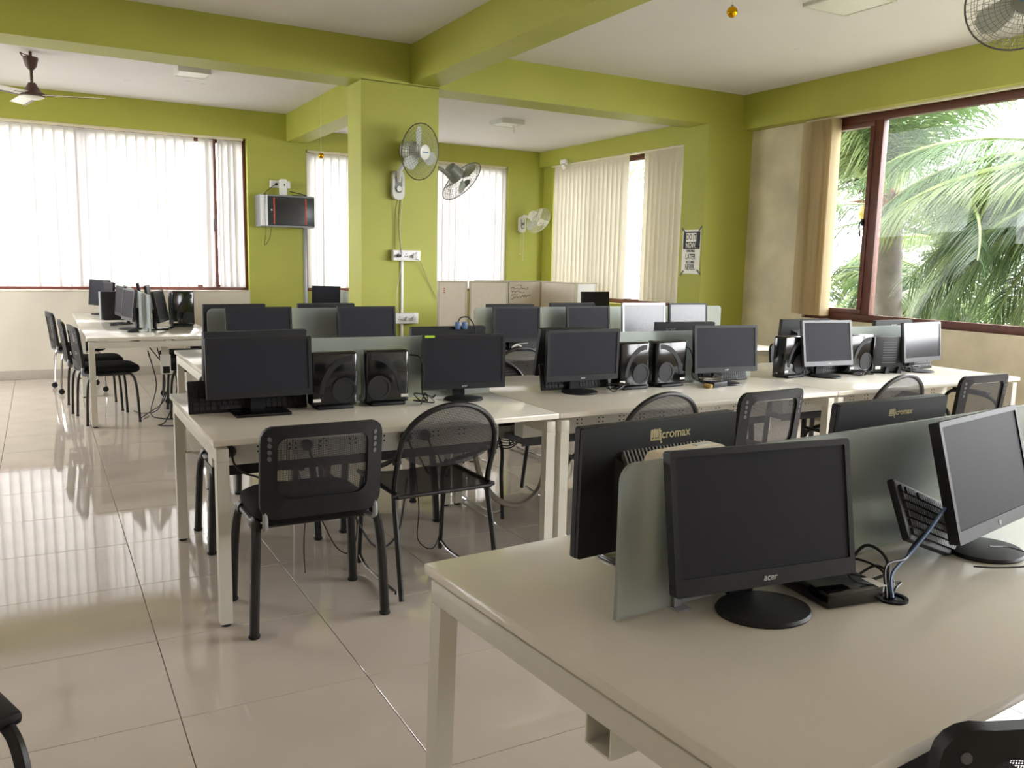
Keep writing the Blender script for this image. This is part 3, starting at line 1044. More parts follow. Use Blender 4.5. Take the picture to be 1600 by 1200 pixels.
t = thing('computer_mouse', 'black mouse lying at the near end of the bench under the wide blind', 'mouse', (.70, 8.13, DZ), R(-70))
obj('body', g.mesh('body', 'black_plastic'), t)
obj('wheel', G().box((0, -.03, .026), (.006, .016, .008), bevel=.002).mesh('wheel', 'grey_plastic'), t)
t = thing('computer_mouse', 'grey mouse with a flat cable coil under the wide blind, beside the slim tower', 'mouse', (.6, 8.95, DZ), R(-50))
obj('body', g.mesh('body', 'grey_plastic'), t)
obj('wheel', G().box((0, -.03, .026), (.006, .016, .008), bevel=.002).mesh('wheel', 'black_plastic'), t)

# flat mini computer and grommet on the front desk
p = Vector((1.455, 1.19, DZ))
t = thing('mini_computer', 'flat black mini computer lying beside the round monitor base on the front desk', 'computer', p, R(-8))
obj('case', G().box((0, 0, .02), (.15, .17, .036), bevel=.006).mesh('case', 'gloss_black'), t)
obj('base_plate', G().box((0, 0, .003), (.13, .15, .006)).mesh('base_plate', 'rubber'), t)
obj('port_panel', G().box((.0755, .0, .022), (.003, .15, .026)).mesh('port_panel', 'grey_plastic'), t)
for yy, mm in ((.05, 'sticker_white'), (-.065, 'sticker_white')):
    obj('label_strip', G().b(.052, .073, yy - .025, yy + .025, .0378, .0388).mesh('label_strip', mm), t)
t = thing('cable_grommet', 'black oval cable grommet let into the front desk', 'grommet', (1.545, 1.10, DZ), 0)
obj('rim', G().ring(circle(.034, 28), circle(.026, 28), 0, .005, lambda a, b, d: (a, b, d)).mesh('rim', 'black_plastic'), t)
obj('cap', G().prism(circle(.027, 24), .0005, .002, 'z').mesh('cap', 'gloss_black'), t)
t = thing('power_adapter', 'flat black charger with a tan tie on the desk, middle row', 'adapter', (3.40, 3.66, DZ), R(12))
obj('body', G().box((0, 0, .016), (.13, .055, .032), bevel=.006).mesh('body', 'black_plastic'), t)
obj('tie', G().box((-.085, .0, .012), (.03, .05, .022), bevel=.006).mesh('tie', 'jute'), t)


# ------------------------------------------------------------------ chairs (sitter faces local +Y)
def back_map(w, z0, lean, curve, yb, saddle=0, ztop=.8):
    def f(a, b, d):
        zz = b + (saddle * (a / (w / 2)) ** 2 * max(0, (b - z0) / (ztop - z0)) if saddle else 0)
        return (a, yb + d + curve * a * a - lean * (b - z0), zz)
    return f


def grid_fill(poly, mp, d, rings=4):
    """filled curved patch inside a loop"""
    n = len(poly)
    cx, cz = sum(a for a, b in poly) / n, sum(b for a, b in poly) / n
    vs, fs = [mp(cx, cz, d)], []
    for r in range(1, rings + 1):
        f = r / rings
        vs += [mp(cx + (a - cx) * f, cz + (b - cz) * f, d) for a, b in poly]
    for i in range(n):
        fs.append((0, 1 + i, 1 + (i + 1) % n))
        for r in range(rings - 1):
            o_ = 1 + r * n
            fs.append((o_ + i, o_ + n + i, o_ + n + (i + 1) % n, o_ + (i + 1) % n))
    return G().add(vs, fs)


def cushion(w, d, h, z, y=0):
    o_ = []
    for (f, zz) in ((.9, -h * .5), (.985, -h * .3), (1.0, 0), (.985, h * .3), (.9, h * .5), (.5, h * .56)):
        o_.append([(a * f, b * f, zz) for a, b in rrect(w, d, min(w, d) * .24, 5)])
    n = len(o_[0])
    vs = [(a, b + y, zz + z) for L_ in o_ for a, b, zz in L_]
    fs = []
    for k in range(len(o_) - 1):
        for i in range(n):
            fs.append((k * n + i, k * n + (i + 1) % n, (k + 1) * n + (i + 1) % n, (k + 1) * n + i))
    fs.append(tuple(range(n))[::-1])
    fs.append(tuple((len(o_) - 1) * n + i for i in range(n)))
    return G().add(vs, fs)


def visitor_chair(label, x, y, rz=0, group='mesh-back visitor chairs', arms=False, legs='black_metal', thin=False, casters=False):
    t = thing('visitor_chair', label, 'chair', (x, y, 0), R(rz), group)
    obj('seat', cached('v_seat', lambda: cushion(.47, .45, .065, .455, .02).mesh('seat', 'black_fabric', 60)), t)
    mp = back_map(.47, .47, .12, .55, -.235, .022, .8)
    out_ = rrect(.47, .35, .06, 5, 0, .635)
    inn_ = rrect(.35, .235, .045, 5, 0, .655)
    bf = obj('backrest', cached('v_bf', lambda: G().ring(out_, inn_, -.012, .012, mp).mesh('backrest', 'black_plastic', 50)), t)
    obj('back_mesh', cached('v_bm', lambda: grid_fill(rrect(.356, .241, .045, 5, 0, .655), mp, 0).mesh('back_mesh', 'black_mesh')), t)
    for sx in (-1, 1):
        def slots():
            g = G()
            for k in range(4):
                q = [mp(sx * .203 + a, .69 + k * .024 + b, -.0135) for a, b in circle(.0075, 12, 0, 0, .009)]
                q2 = [mp(sx * .203 + a, .69 + k * .024 + b, -.011) for a, b in circle(.0075, 12, 0, 0, .009)]
                g.add(q + q2, [tuple(range(12))] + [(i, 12 + i, 12 + (i + 1) % 12, (i + 1) % 12) for i in range(12)])
            return g.mesh('vent_slot', 'logo_dark')
        obj('vent_slot', cached(('v_sl', sx), slots), bf)
        rad = .011 if thin else .019
        for sy in (-1, 1):
            def leg():
                pts = bez([(sx * .262, sy * .205, .012 if not casters else .06), (sx * .252, sy * .195, .25), (sx * .243, sy * .18, .37), (sx * .236, sy * .15, .418), (sx * .235, sy * .1, .425)], 6)
                return G().tube(pts, rad, 10, ry=rad if thin else .024).mesh('leg', legs)
            lg = obj('leg', cached(('v_lg', sx, sy, legs, thin, casters), leg), t)
            if casters:
                cm = cached('caster', lambda: G().lathe([(.02, -.012), (.028, -.009), (.028, .009), (.02, .012)], 16, Matrix.Translation((0, 0, .028)) @ Matrix.Rotation(R(90), 4, 'Y')).tube([(0, 0, .03), (0, .012, .06)], .008, 8).mesh('caster', 'rubber'))
                obj('caster', cm, lg, (sx * .262, sy * .205, 0))
            else:
                obj('foot', cached(('v_ft', thin), lambda: G().lathe([(rad * 1.05, 0), (rad * 1.2, .006), (rad * 1.1, .014)], 10).mesh('foot', 'rubber')), lg, (sx * .262, sy * .205, 0))
        obj('side_rail', cached(('v_sr', sx, legs), lambda: G().tube([(sx * .235, -.11, .425), (sx * .235, .11, .425)], .014, 8).mesh('side_rail', legs)), t)
        if arms:
            def arm():
                pts = bez([(sx * .25, .17, .42), (sx * .262, .19, .55), (sx * .265, .15, .645), (sx * .265, .05, .66), (sx * .262, -.12, .65), (sx * .25, -.2, .58), (sx * .24, -.2, .43)], 6)
                return G().tube(pts, .012, 8).mesh('arm', 'black_metal')
            ar = obj('arm', cached(('v_arm', sx), arm), t)
            obj('arm_pad', cached(('v_ap', sx), lambda: G().box((sx * .265, 0, .672), (.045, .24, .024), bevel=.009).mesh('arm_pad', 'black_plastic')), ar)
    obj('cross_bar', cached('v_cb', lambda: G().tube([(-.235, -.14, .415), (.235, -.14, .415)], .01, 8).tube([(-.235, .1, .415), (.235, .1, .415)], .01, 8).mesh('cross_bar', 'black_metal')), t)
    for sx in (-1, 1):
        obj('back_bracket', cached(('v_br', sx), lambda: G().tube(bez([(sx * .2, -.15, .42), (sx * .215, -.215, .43), (sx * .213, -.212, .5)], 5), .011, 8).mesh('back_bracket', 'steel_grey')), t)
    return t


def hoop_chair(label, x, y, rz=0, group='hoop-back folding chairs'):
    t = thing('folding_chair', label, 'chair', (x, y, 0), R(rz), group)

    def yb(z):
        return -.165 - .28 * (z - .45) if z > .45 else -.165 - .1 * (.45 - z) / .45

    def hoop():
        pts = [(-.235, yb(.02) , .012), (-.232, yb(.25), .25), (-.228, yb(.45), .45), (-.23, yb(.6), .6)]
        n = 12
        for k in range(n + 1):
            a = PI - PI * k / n
            z = .655 + .185 * math.sin(a)
            pts.append((.228 * math.cos(a), yb(z), z))
        pts += [(.23, yb(.6), .6), (.228, yb(.45), .45), (.232, yb(.25), .25), (.235, yb(.02), .012)]
        return G().tube(bez(pts, 3), .0125, 8).mesh('hoop_frame', 'black_metal')
    obj('hoop_frame', cached('h_hoop', hoop), t)

    def bmesh_():
        poly = []
        for k in range(16):
            a = PI * k / 15
            poly.append((.224 * math.cos(a), .655 + .18 * math.sin(a)))
        for k in range(1, 10):
            a = PI + PI * k / 10
            poly.append((.224 * math.cos(a), .655 + .095 * math.sin(a)))
        return grid_fill(poly, lambda a, b, d: (a, yb(b) + d - .25 * (.05 - a * a), b), 0, 4).mesh('back_mesh', 'black_mesh')
    obj('back_mesh', cached('h_bm', bmesh_), t)

    def seat():
        n, m = 8, 8
        vs, fs = [], []
        for i in range(n + 1):
            for j in range(m + 1):
                xx, yy = -.225 + .45 * i / n, -.2 + .43 * j / m
                vs.append((xx, yy, .455 - .018 * (1 - (2 * i / n - 1) ** 2) + .01 * j / m))
        for i in range(n):
            for j in range(m):
                a = i * (m + 1) + j
                fs.append((a, a + 1, a + m + 2, a + m + 1))
        return G().add(vs, fs).mesh('seat', 'sling_mesh')
    obj('seat', cached('h_seat', seat), t)
    obj('seat_rail', cached('h_sr', lambda: G().tube([(-.228, -.2, .455), (-.228, .235, .465)], .011, 8).tube([(.228, -.2, .455), (.228, .235, .465)], .011, 8).tube([(-.228, -.2, .445), (.228, -.2, .445)], .009, 8).mesh('seat_rail', 'black_metal')), t)
    for sx in (-1, 1):
        obj('leg', cached(('h_leg', sx), lambda: G().tube(bez([(sx * .215, .265, .012), (sx * .214, .24, .25), (sx * .213, .22, .44), (sx * .213, -.05, .56), (sx * .216, -.185, .62)], 4), .011, 8).mesh('leg', 'black_metal')), t)
        obj('floor_bar', cached(('h_fb', sx), lambda: G().tube(bez([(sx * .235, -.205, .03), (sx * .225, -.1, .022), (sx * .219, .15, .022), (sx * .215, .25, .05)], 4), .009, 8).mesh('floor_bar', 'chrome')), t)
        obj('hinge', cached(('h_hg', sx), lambda: G().lathe([(.012, -.016), (.014, -.01), (.014, .01), (.012, .016)], 12, Matrix.Translation((sx * .232, -.2, .6)) @ Matrix.Rotation(R(90), 4, 'Y')).lathe([(.011, -.016), (.013, 0), (.011, .016)], 12, Matrix.Translation((sx * .232, -.19, .45)) @ Matrix.Rotation(R(90), 4, 'Y')).mesh('hinge', 'black_plastic')), t)
    return t


visitor_chair('black mesh-back visitor chair pulled up to the open end desk of the middle row', .91, 3.335, 0)
hoop_chair('black hoop-back chair next to the visitor chair at the end desk', 1.49, 3.46, 3)
hoop_chair('hoop-back chair at the middle desk, showing above the ribbed monitor back', 2.56, 3.36, 2)
visitor_chair('mesh-back chair at the middle desk, beside the hoop-back chair above the ribbed monitor', 3.22, 3.32, 4)
visitor_chair('chair with loop armrests tucked under the joint of the window desk', 4.32, 4.72, 186, arms=True)
hoop_chair('hoop-back chair at the desk nearest the palm window', 4.34, 3.40, 2)
visitor_chair('mesh-back chair with loop armrests at the end of the row by the palm window', 5.02, 3.32, 0, arms=True)
visitor_chair('mesh-back chair with armrests at the far side of the window desk', 5.42, 4.75, 178, arms=True)
visitor_chair('mesh-back chair across the end desk of the middle row, facing the aisle side monitors', .93, 4.36, 180)
visitor_chair('mesh-back chair across the end desk, behind the lime-stickered monitor', 1.62, 4.4, 176)
hoop_chair('hoop-back chair across the middle row, by the grey hose', 2.41, 4.3, 182)
hoop_chair('hoop-back chair at the near side of the long desk before the poster pillar', 2.95, 5.42, 0)
visitor_chair('mesh-back chair at the near side of the desk before the central pillar', 1.25, 5.4, 3)
visitor_chair('chair with rounded black back beyond the long desk, before the handwriting panel', 4.25, 7.02, 175, arms=True)
visitor_chair('mesh-back chair behind the desk before the central pillar', 1.45, 6.5, 180)
C4 = 'chairs at the benches under the wide blind'
visitor_chair('thin-legged padded chair at the near end of the bench under the wide blind', .47, 8.08, -84, C4, thin=True)
visitor_chair('thin-legged chair between the near one and the castor chair under the wide blind', .40, 8.72, -88, C4, thin=True)
visitor_chair('chrome-legged castor chair beside the back wall under the wide blind', .32, 9.95, -84, C4, legs='chrome', thin=True, casters=True)
visitor_chair('thin-legged padded chair across the bench under the wide blind', 1.18, 8.12, 86, C4, thin=True)
visitor_chair('castor chair across the bench in its middle, under the wide blind', 1.25, 8.95, 88, C4, legs='black_metal', thin=True, casters=True)
visitor_chair('chair with a pale-rimmed back standing beyond the dark tower under the wide blind', 1.62, 9.75, 96, C4, legs='chrome', thin=True)
visitor_chair('dark chair turned aslant under the near edge of the large front desk', 1.37, .80, -22)
visitor_chair('black chair with a glossy armrest standing in the aisle by the front desk', -.37, 1.55, 200, arms=True)

# ------------------------------------------------------------------ cubicle panels
CP = 'cubicle panels in the back room'


def panel(label, x0, x1, y0, y1, h=1.2, m='partition_fabric', writing=False):
    t = thing('partition_panel', label, 'partition', ((x0 + x1) / 2, (y0 + y1) / 2, 0), 0, CP)
    w, d = (x1 - x0) / 2, (y1 - y0) / 2
    f = .018
    if w > d:
        obj('board', G().b(-w + f, w - f, -d * .7, d * .7, .06, h - f).mesh('board', m), t)
        g = G().b(-w, w, -d, d, h - f, h, bevel=.003).b(-w, -w + f, -d, d, 0, h - f).b(w - f, w, -d, d, 0, h - f).b(-w + f, w - f, -d, d, 0, .06)
    else:
        obj('board', G().b(-w * .7, w * .7, -d + f, d - f, .06, h - f).mesh('board', m), t)
        g = G().b(-w, w, -d, d, h - f, h, bevel=.003).b(-w, w, -d, -d + f, 0, h - f).b(-w, w, d - f, d, 0, h - f).b(-w, w, -d + f, d - f, 0, .06)
    obj('trim', g.mesh('trim', 'partition_trim'), t)
    if writing:
        rnd = random.Random(5)
        for (zz, xa, xb) in ((1.12, .12, .2), (1.085, .04, .3), (1.04, .02, .24), (1.0, .04, .14), (.985, .2, .28), (.95, .02, .34)):
            pts = []
            n = int((xb - xa) / .012)
            for i in range(n + 1):
                pts.append((xa + (xb - xa) * i / n, -d * .7 - .001, zz + .04 * (i / n if xb - xa > .3 else 0) + rnd.uniform(-.014, .016)))
            obj('handwriting', G().tube(bez(pts, 3), .0025, 5).mesh('handwriting', 'ink'), t, label='scribbled line of dark ink')
    return t


q_ = panel('tall cubicle panel with a small red mark, next to the central pillar', 4.10, 4.48, 9.18, 9.22)
for k in range(3):
    obj('red_mark', G().b(-.12, -.1, -.0155, -.0135, 1.06 + k * .022, 1.072 + k * .022).mesh('red_mark', 'red_trim'), q_)
panel('tall cubicle panel with a pale end post, beside the one next to the pillar', 4.52, 5.04, 9.18, 9.22)
panel('cubicle panel with lines of handwriting at the back', 5.0, 6.0, 10.0, 10.04, 1.19, writing=True)
panel('cubicle side panel running to the corner beside the handwriting', 6.0, 6.04, 9.15, 10.04, 1.19)
panel('white cubicle panel under the cream blind', 6.06, 6.44, 9.3, 9.34, 1.19, 'partition_white')
panel('narrow white cubicle return panel joined to the pale end post', 5.05, 5.08, 9.18, 9.95, 1.19, 'partition_white')


# ------------------------------------------------------------------ wall fans
def look(axis):
    return Vector(axis).normalized().to_track_quat('-Y', 'Z').to_euler()


def fan(label, c, axis, mount, mdir, cage='fan_grey', motor='fan_white', rad=.225, cords=0, rod=None):
    """c centre of the blades, axis the blowing direction, mount the bracket point, mdir outward from the wall"""
    t = thing('wall_fan', label, 'fan', mount, 0)
    cl = Vector(c) - Vector(mount)
    e = look(axis)
    M = e.to_matrix().to_4x4()
    M.translation = cl

    def cage_g(front):
        g = G()
        s = -1 if front else 1
        dep = .05
        for k in range(9):
            f = k / 8
            r_ = rad * (1 - f * .72)
            if front or k % 2 == 0:
                y_ = s * dep * (1 - (1 - f) ** 2.2) if k else 0
                g.tube([(r_ * math.cos(a), y_, r_ * math.sin(a)) for a in [2 * PI * q / 40 for q in range(40)]], .0042 if k == 0 else .0012, 5, closed=True)
        for q in range(44):
            a = 2 * PI * q / 44
            g.tube([(rad * (1 - f * .74) * math.cos(a), s * dep * (1 - (1 - f) ** 2.2), rad * (1 - f * .74) * math.sin(a)) for f in (0, .12, .3, .6, 1)], .0011, 4, caps=False)
        return g
    obj('front_cage', cached(('fc', rad, cage), lambda: cage_g(True).mesh('front_cage', cage)), t, tuple(cl), tuple(e))
    obj('rear_cage', cached(('rc', rad, cage), lambda: cage_g(False).mesh('rear_cage', cage)), t, tuple(cl), tuple(e))

    def blade():
        pts = [(.03, .016), (.075, .06), (.15, .075), (.195, .05), (.2, .0), (.17, -.03), (.09, -.026), (.03, -.016)]
        vs, fs = [], []
        for (a, b) in pts:
            vs.append((a, .012 - b * .35, b))
        for (a, b) in pts:
            vs.append((a, .015 - b * .35, b))
        n = len(pts)
        fs = [tuple(range(n)), tuple(range(2 * n - 1, n - 1, -1))] + [(i, n + i, n + (i + 1) % n, (i + 1) % n) for i in range(n)]
        return G().add(vs, fs).mesh('blade', 'fan_blade', 20)
    bm_ = cached('fan_blade', blade)
    for k in range(3):
        q = e.to_matrix() @ Euler((0, R(120 * k + 25), 0)).to_matrix()
        obj('blade', bm_, t, tuple(cl), tuple(q.to_euler()))
    Rx = Matrix.Rotation(R(90), 4, 'X')
    hub = obj('hub_badge', cached(('hb', motor), lambda: G().lathe([(.058, .046), (.06, .052), (.04, .058), (.005, .06)], 24, Rx).mesh('hub_badge', motor)), t, tuple(cl), tuple(e))
    obj('badge_print', cached('hbp', lambda: G().b(-.032, .032, -.0605, -.0575, -.006, .004).mesh('badge_print', 'blue_print')), hub)
    obj('motor_housing', cached(('mh', motor), lambda: G().lathe([(.03, -.19), (.062, -.175), (.075, -.12), (.078, -.06), (.06, -.045)], 24, Rx).mesh('motor_housing', motor)), t, tuple(cl), tuple(e))
    back = M @ Vector((0, .12, -.05))
    if rod:
        obj('arm', G().tube([(0, 0, 0), tuple(back)], .016, 10).mesh('arm', motor), t)
        obj('mount_plate', G().lathe([(.06, -.03), (.06, 0)], 20).mesh('mount_plate', motor), t)
    else:
        md = Vector(mdir)
        obj('arm', G().tube(bez([md * .05 + Vector((0, 0, .05)), md * .09 + Vector((0, 0, .14)), tuple(back)], 6), .02, 10).mesh('arm', motor), t)
        rz = math.atan2(md.x, -md.y)
        obj('wall_bracket', cached(('wb', motor), lambda: G().prism(rrect(.105, .24, .05, 6, 0, 0), -.055, -.001).mesh('wall_bracket', motor)), t, (0, 0, .02), (0, 0, rz))
        obj('speed_plate', cached('wbk', lambda: G().prism(rrect(.06, .15, .028, 5, 0, 0), -.058, -.054).mesh('speed_plate', 'fan_grey')), t, (0, 0, .03), (0, 0, rz))
        obj('speed_knob', cached('wbn', lambda: G().prism(circle(.022, 18), -.07, -.057).mesh('speed_knob', 'off_white_plastic')), t, (0, 0, -.01), (0, 0, rz))
        for k in range(cords):
            a = (k - .5) * .05
            q = md * .04
            obj('pull_cord', G().tube([(q.x + a, q.y, -.1), (q.x + a, q.y, -.1 - .3 - .08 * k)], .0018, 5).lathe([(.003, 0), (.008, .01), (.003, .02)], 8, Matrix.Translation((q.x + a, q.y, -.42 - .08 * k))).mesh('pull_cord', 'cable_white'), t)
    return t


fan('grey wall fan on the front of the central pillar', (2.785, 6.62, 2.315), (.42, -.88, -.12), (2.656, YB0, 2.03), (0, -1, 0), motor='off_white_plastic')
fan('dark wall fan seen from behind, on the window side of the central pillar', (3.47, 7.27, 2.17), (.77, .14, -.6), (3.035, 7.02, 2.10), (1, 0, 0), motor='fan_grey')
fan('white wall fan tilted down on the green pier beside the cream blind', (6.30, 10.62, 2.03), (.15, -.76, -.5), (6.20, YW, 1.96), (0, -1, 0), cage='fan_white', motor='fan_white', cords=2, rad=.2)
fan('dark-caged fan hung from the ceiling over the front of the room', (3.63, 2.22, 2.58), (-.5, -.6, -.5), (3.75, 2.42, ZC), (0, 0, -1), motor='fan_grey', rod=True)

# ceiling fan
t = thing('ceiling_fan', 'brown ceiling fan with pale blades over the aisle by the wide blind', 'fan', (.03, 9.0, ZC), 0)
obj('canopy', G().lathe([(.02, -.16), (.045, -.13), (.062, -.06), (.06, -.05)], 20).mesh('canopy', 'fan_brown'), t)
obj('rod', G().tube([(0, 0, 0), (0, 0, -.33)], .013, 10).mesh('rod', 'fan_brown'), t)
obj('hook', G().tube(bez([(-.06, 0, -.05), (-.08, 0, -.02), (-.05, 0, -.03), (0, 0, -.04)], 4), .005, 6).mesh('hook', 'fan_brown'), t)
obj('motor', G().lathe([(.03, -.27), (.045, -.3), (.075, -.345), (.1, -.36), (.1, -.385), (.09, -.39)], 28).mesh('motor', 'fan_brown'), t)
obj('motor_cap', G().lathe([(.092, -.389), (.095, -.395), (.06, -.41), (.01, -.415)], 28).mesh('motor_cap', 'fan_white'), t)
for k in range(3):
    a = R(-18 + 120 * k)
    g = G()
    g.box((.35, 0, 0), (.5, .13, .005), rot=(R(10), 0, 0), bevel=.002)
    b_ = obj('blade', g.mesh('blade', 'fan_white'), t, (0, 0, -.372), (0, 0, a))
    obj('blade_arm', G().box((.13, 0, .002), (.14, .035, .008), bevel=.002).mesh('blade_arm', 'fan_brown'), b_)
    obj('blade_trim', G().box((.35, -.055, -.012), (.5, .016, .008), rot=(R(10), 0, 0)).mesh('blade_trim', 'fan_brown'), b_)


# ------------------------------------------------------------------ ceiling panels, ornaments, camera
def led(label, x, y, z, s, h=.035, rz=0):
    t = thing('ceiling_light', label, 'light', (x, y, z), R(rz))
    obj('housing', G().ring(rrect(s, s, .006, 2), rrect(s - .04, s - .04, .004, 2), -h, 0, lambda a, b, d: (a, b, d)).mesh('housing', 'off_white_plastic'), t)
    obj('diffuser', G().b(-s / 2 + .02, s / 2 - .02, -s / 2 + .02, s / 2 - .02, -h + .004, -.004).mesh('diffuser', 'white_plastic'), t)
    return t


led('square ceiling light panel near the brown ceiling fan', 1.38, 8.9, ZC, .3, .06)
l2 = led('square ceiling light panel in the lower ceiling before the cubicle panels', 4.76, 8.78, 3.03, .3, .05, 0)
obj('hanging_tab', G().box((.03, -.1, -.1), (.03, .002, .11), rot=(R(-35), R(20), 0)).mesh('hanging_tab', 'white_plastic'), l2)
led('flush square ceiling light panel over the middle row', 4.80, 4.12, ZC, .42, .02)


def bauble(label, x, y, z, r, zc, m='gold'):
    t = thing('bauble', label, 'ornament', (x, y, z), 0)
    n = 14
    obj('ball', G().lathe([(max(.001, r * math.sin(PI * k / n)), -r * math.cos(PI * k / n)) for k in range(n + 1)], 24).mesh('ball', m), t)
    obj('cap', G().lathe([(r * .22, r * .93), (r * .24, r * 1.15), (r * .1, r * 1.22)], 12).mesh('cap', 'silver'), t)
    obj('string', G().tube([(0, 0, r * 1.15), (0, 0, zc - z)], .0012, 5).mesh('string', 'cable_white'), t)


bauble('shiny gold bauble hanging from the ceiling over the middle row', 4.08, 4.45, 3.1, .036, ZC)
bauble('small dull gold bauble hanging by the beam before the pier window', 2.66, 9.0, 2.5, .03, ZC)
t = thing('security_camera', 'small white security camera in the corner above the cream blind', 'camera', (6.49, 10.23, 2.81), 0)
obj('bracket', G().box((-.03, 0, .02), (.06, .14, .06), bevel=.008).mesh('bracket', 'white_plastic'), t)
obj('lens_barrel', G().lathe([(.028, -.05), (.034, -.03), (.034, .03)], 18, Matrix.Translation((-.06, -.03, -.04)) @ Matrix.Rotation(R(-35), 4, 'Y')).mesh('lens_barrel', 'white_plastic'), t)
obj('lens', G().lathe([(.018, -.055), (.02, -.049)], 16, Matrix.Translation((-.06, -.03, -.04)) @ Matrix.Rotation(R(-35), 4, 'Y')).mesh('lens', 'gloss_black'), t)
for (x, y) in ((1.45, 9.55), (1.6, 9.6), (2.5, 9.2), (.9, 9.9), (3.9, 4.55), (5.5, 5.2), (3.2, 6.2), (5.6, 3.6)):
    obj('cover_cap', cached('ccap', lambda: G().lathe([(.03, -.004), (.034, 0)], 16).mesh('cover_cap', 'ceiling_white')), bpy.data.objects['ceiling'], (x, y, ZC))

# ------------------------------------------------------------------ things on the back pier and pillar
t = thing('rack_cabinet', 'grey wall rack cabinet with a dark glass door and two red strips', 'cabinet', (2.72, YW, 1.80), 0)
obj('case', G().b(-.33, .33, -.33, 0, 0, .385, bevel=.006).mesh('case', 'steel_grey'), t)
d_ = obj('door', G().b(-.245, .325, -.345, -.331, .02, .365, bevel=.004).mesh('door', 'rack_dark'), t)
obj('door_glass', G().b(-.16, .2, -.349, -.345, .04, .34).mesh('door_glass', 'rack_glass'), d_)
for xx in (-.175, .215):
    obj('red_strip', G().b(xx - .008, xx + .008, -.352, -.345, .035, .35, bevel=.002).mesh('red_strip', 'red_trim'), d_, label='red strip')
obj('lock', G().prism(circle(.012, 14, -.205, .2), -.35, -.345).mesh('lock', 'silver'), d_)
obj('side_panel', G().b(-.335, -.25, -.34, -.331, .01, .375).mesh('side_panel', 'partition_white'), t)
t = thing('access_point', 'white upright router standing on the rack cabinet', 'router', (2.70, YW - .18, 2.187), 0)
obj('body', G().prism(rrect(.085, .2, .02, 4, 0, .1), -.03, .03).mesh('body', 'white_plastic'), t)
obj('status_window', G().prism(circle(.009, 12, .01, .13, .016), -.032, -.029).mesh('status_window', 'grey_plastic'), t)


def socket_board(label, x, y, z, w, h, n, plugs):
    t = thing('socket_board', label, 'socket', (x, y, z), 0)
    obj('box', G().b(-w / 2, w / 2, -.05, 0, -h / 2, h / 2, bevel=.005).mesh('box', 'white_plastic'), t)
    obj('face_plate', G().b(-w / 2 + .006, w / 2 - .006, -.053, -.05, -h / 2 + .006, h / 2 - .006).mesh('face_plate', 'partition_white'), t)
    for k in range(n):
        cx = -w / 2 + w * (k + .7) / (n + .6)
        g = G()
        for dx, dz in ((-.009, -.006), (.009, -.006), (0, .013)):
            g.prism(circle(.004, 8, dx, dz), -.0545, -.052)
        obj('socket', g.mesh('socket', 'black_plastic'), t, (cx, 0, 0))
        if k in plugs:
            obj('plug', G().prism(rrect(.03, .026, .008, 3, 0, -.004), -.085, -.054).mesh('plug', 'off_white_plastic' if k else 'cable_black'), t, (cx, 0, 0))
    obj('switch', G().b(w / 2 - .045, w / 2 - .012, -.057, -.052, -h / 2 + .012, h / 2 - .012, bevel=.002).mesh('switch', 'white_plastic'), t)
    return t


socket_board('white three-socket board on the pillar below the grey fan', 2.732, YB0, 1.472, .25, .09, 3, (0, 2))
socket_board('white three-socket board low on the pillar above the desk', 2.735, YB0, .94, .215, .09, 3, (1, 2))
socket_board('white socket plate on the pier behind the upright router', 2.70, YW, 2.335, .25, .09, 2, (0,))
single('conduit', 'white cable conduit running down the pillar between the two socket boards', 'conduit', G().b(2.695, 2.718, YB0 - .014, YB0, .985, 1.425, bevel=.002).mesh('conduit', 'white_plastic'))
single('conduit', 'white cable conduit on the pillar below the lower socket board', 'conduit', G().b(2.695, 2.718, YB0 - .014, YB0, 0, .893, bevel=.002).mesh('conduit', 'white_plastic'))
single('conduit', 'grey conduit running down beside the rack cabinet', 'conduit', G().b(2.99, 3.035, YW - .02, YW, .1, 1.80, bevel=.003).mesh('conduit', 'steel_grey'))

# poster on the inner face of the right pillar
t = thing('poster', 'black and white motivational poster taped to the green pillar', 'poster', (6.03, 6.995, 1.585), R(-90))
# local frame: faces -Y (room side), X runs along the pillar face
PW, PH = .285, .46
obj('sheet', G().b(-PW / 2, PW / 2, -.0025, -.0005, -PH / 2, PH / 2).mesh('sheet', 'paper'), t)
obj('dark_block', G().b(-PW / 2 + .012, PW / 2 - .008, -.0032, -.0024, .03, PH / 2 - .02).mesh('dark_block', 'poster_black'), t)
obj('white_box', G().b(-.085, .075, -.0038, -.0031, .105, .195).mesh('white_box', 'paper'), t)
for (s, size, z, m, sx) in (('DO IT', .085, .15, 'poster_black', .68), ('NOW.', .085, .065, 'paper', .68), ('SOMETIMES', .036, .008, 'poster_black', .72), ('LATER', .082, -.053, 'poster_black', .66),
                            ('BECOMES', .042, -.108, 'poster_black', .75), ('NEVER.', .082, -.163, 'poster_black', .6)):
    obj('lettering', text_mesh(s, size, m, .0003, sx, bold=.0009), t, (-.004, -.0042, z), (R(90), 0, 0))
for (xx, zz, a) in ((-.13, .225, 40), (.13, .235, -50), (-.13, -.225, -45), (.135, -.21, 40)):
    obj('tape', G().box((0, 0, 0), (.075, .0012, .02), rot=(0, R(a), 0)).mesh('tape', 'tape_grey'), t, (xx, -.0045, zz))


# ------------------------------------------------------------------ cables
def cable(label, pts, r=.003, m='cable_black', n=6, group=None):
    base = Vector(pts[0])
    g = G().tube([p_ - base for p_ in bez(pts, n)], r, 6)
    return single('cable', label, 'cable', g.mesh('cable', m), tuple(base), group=group)


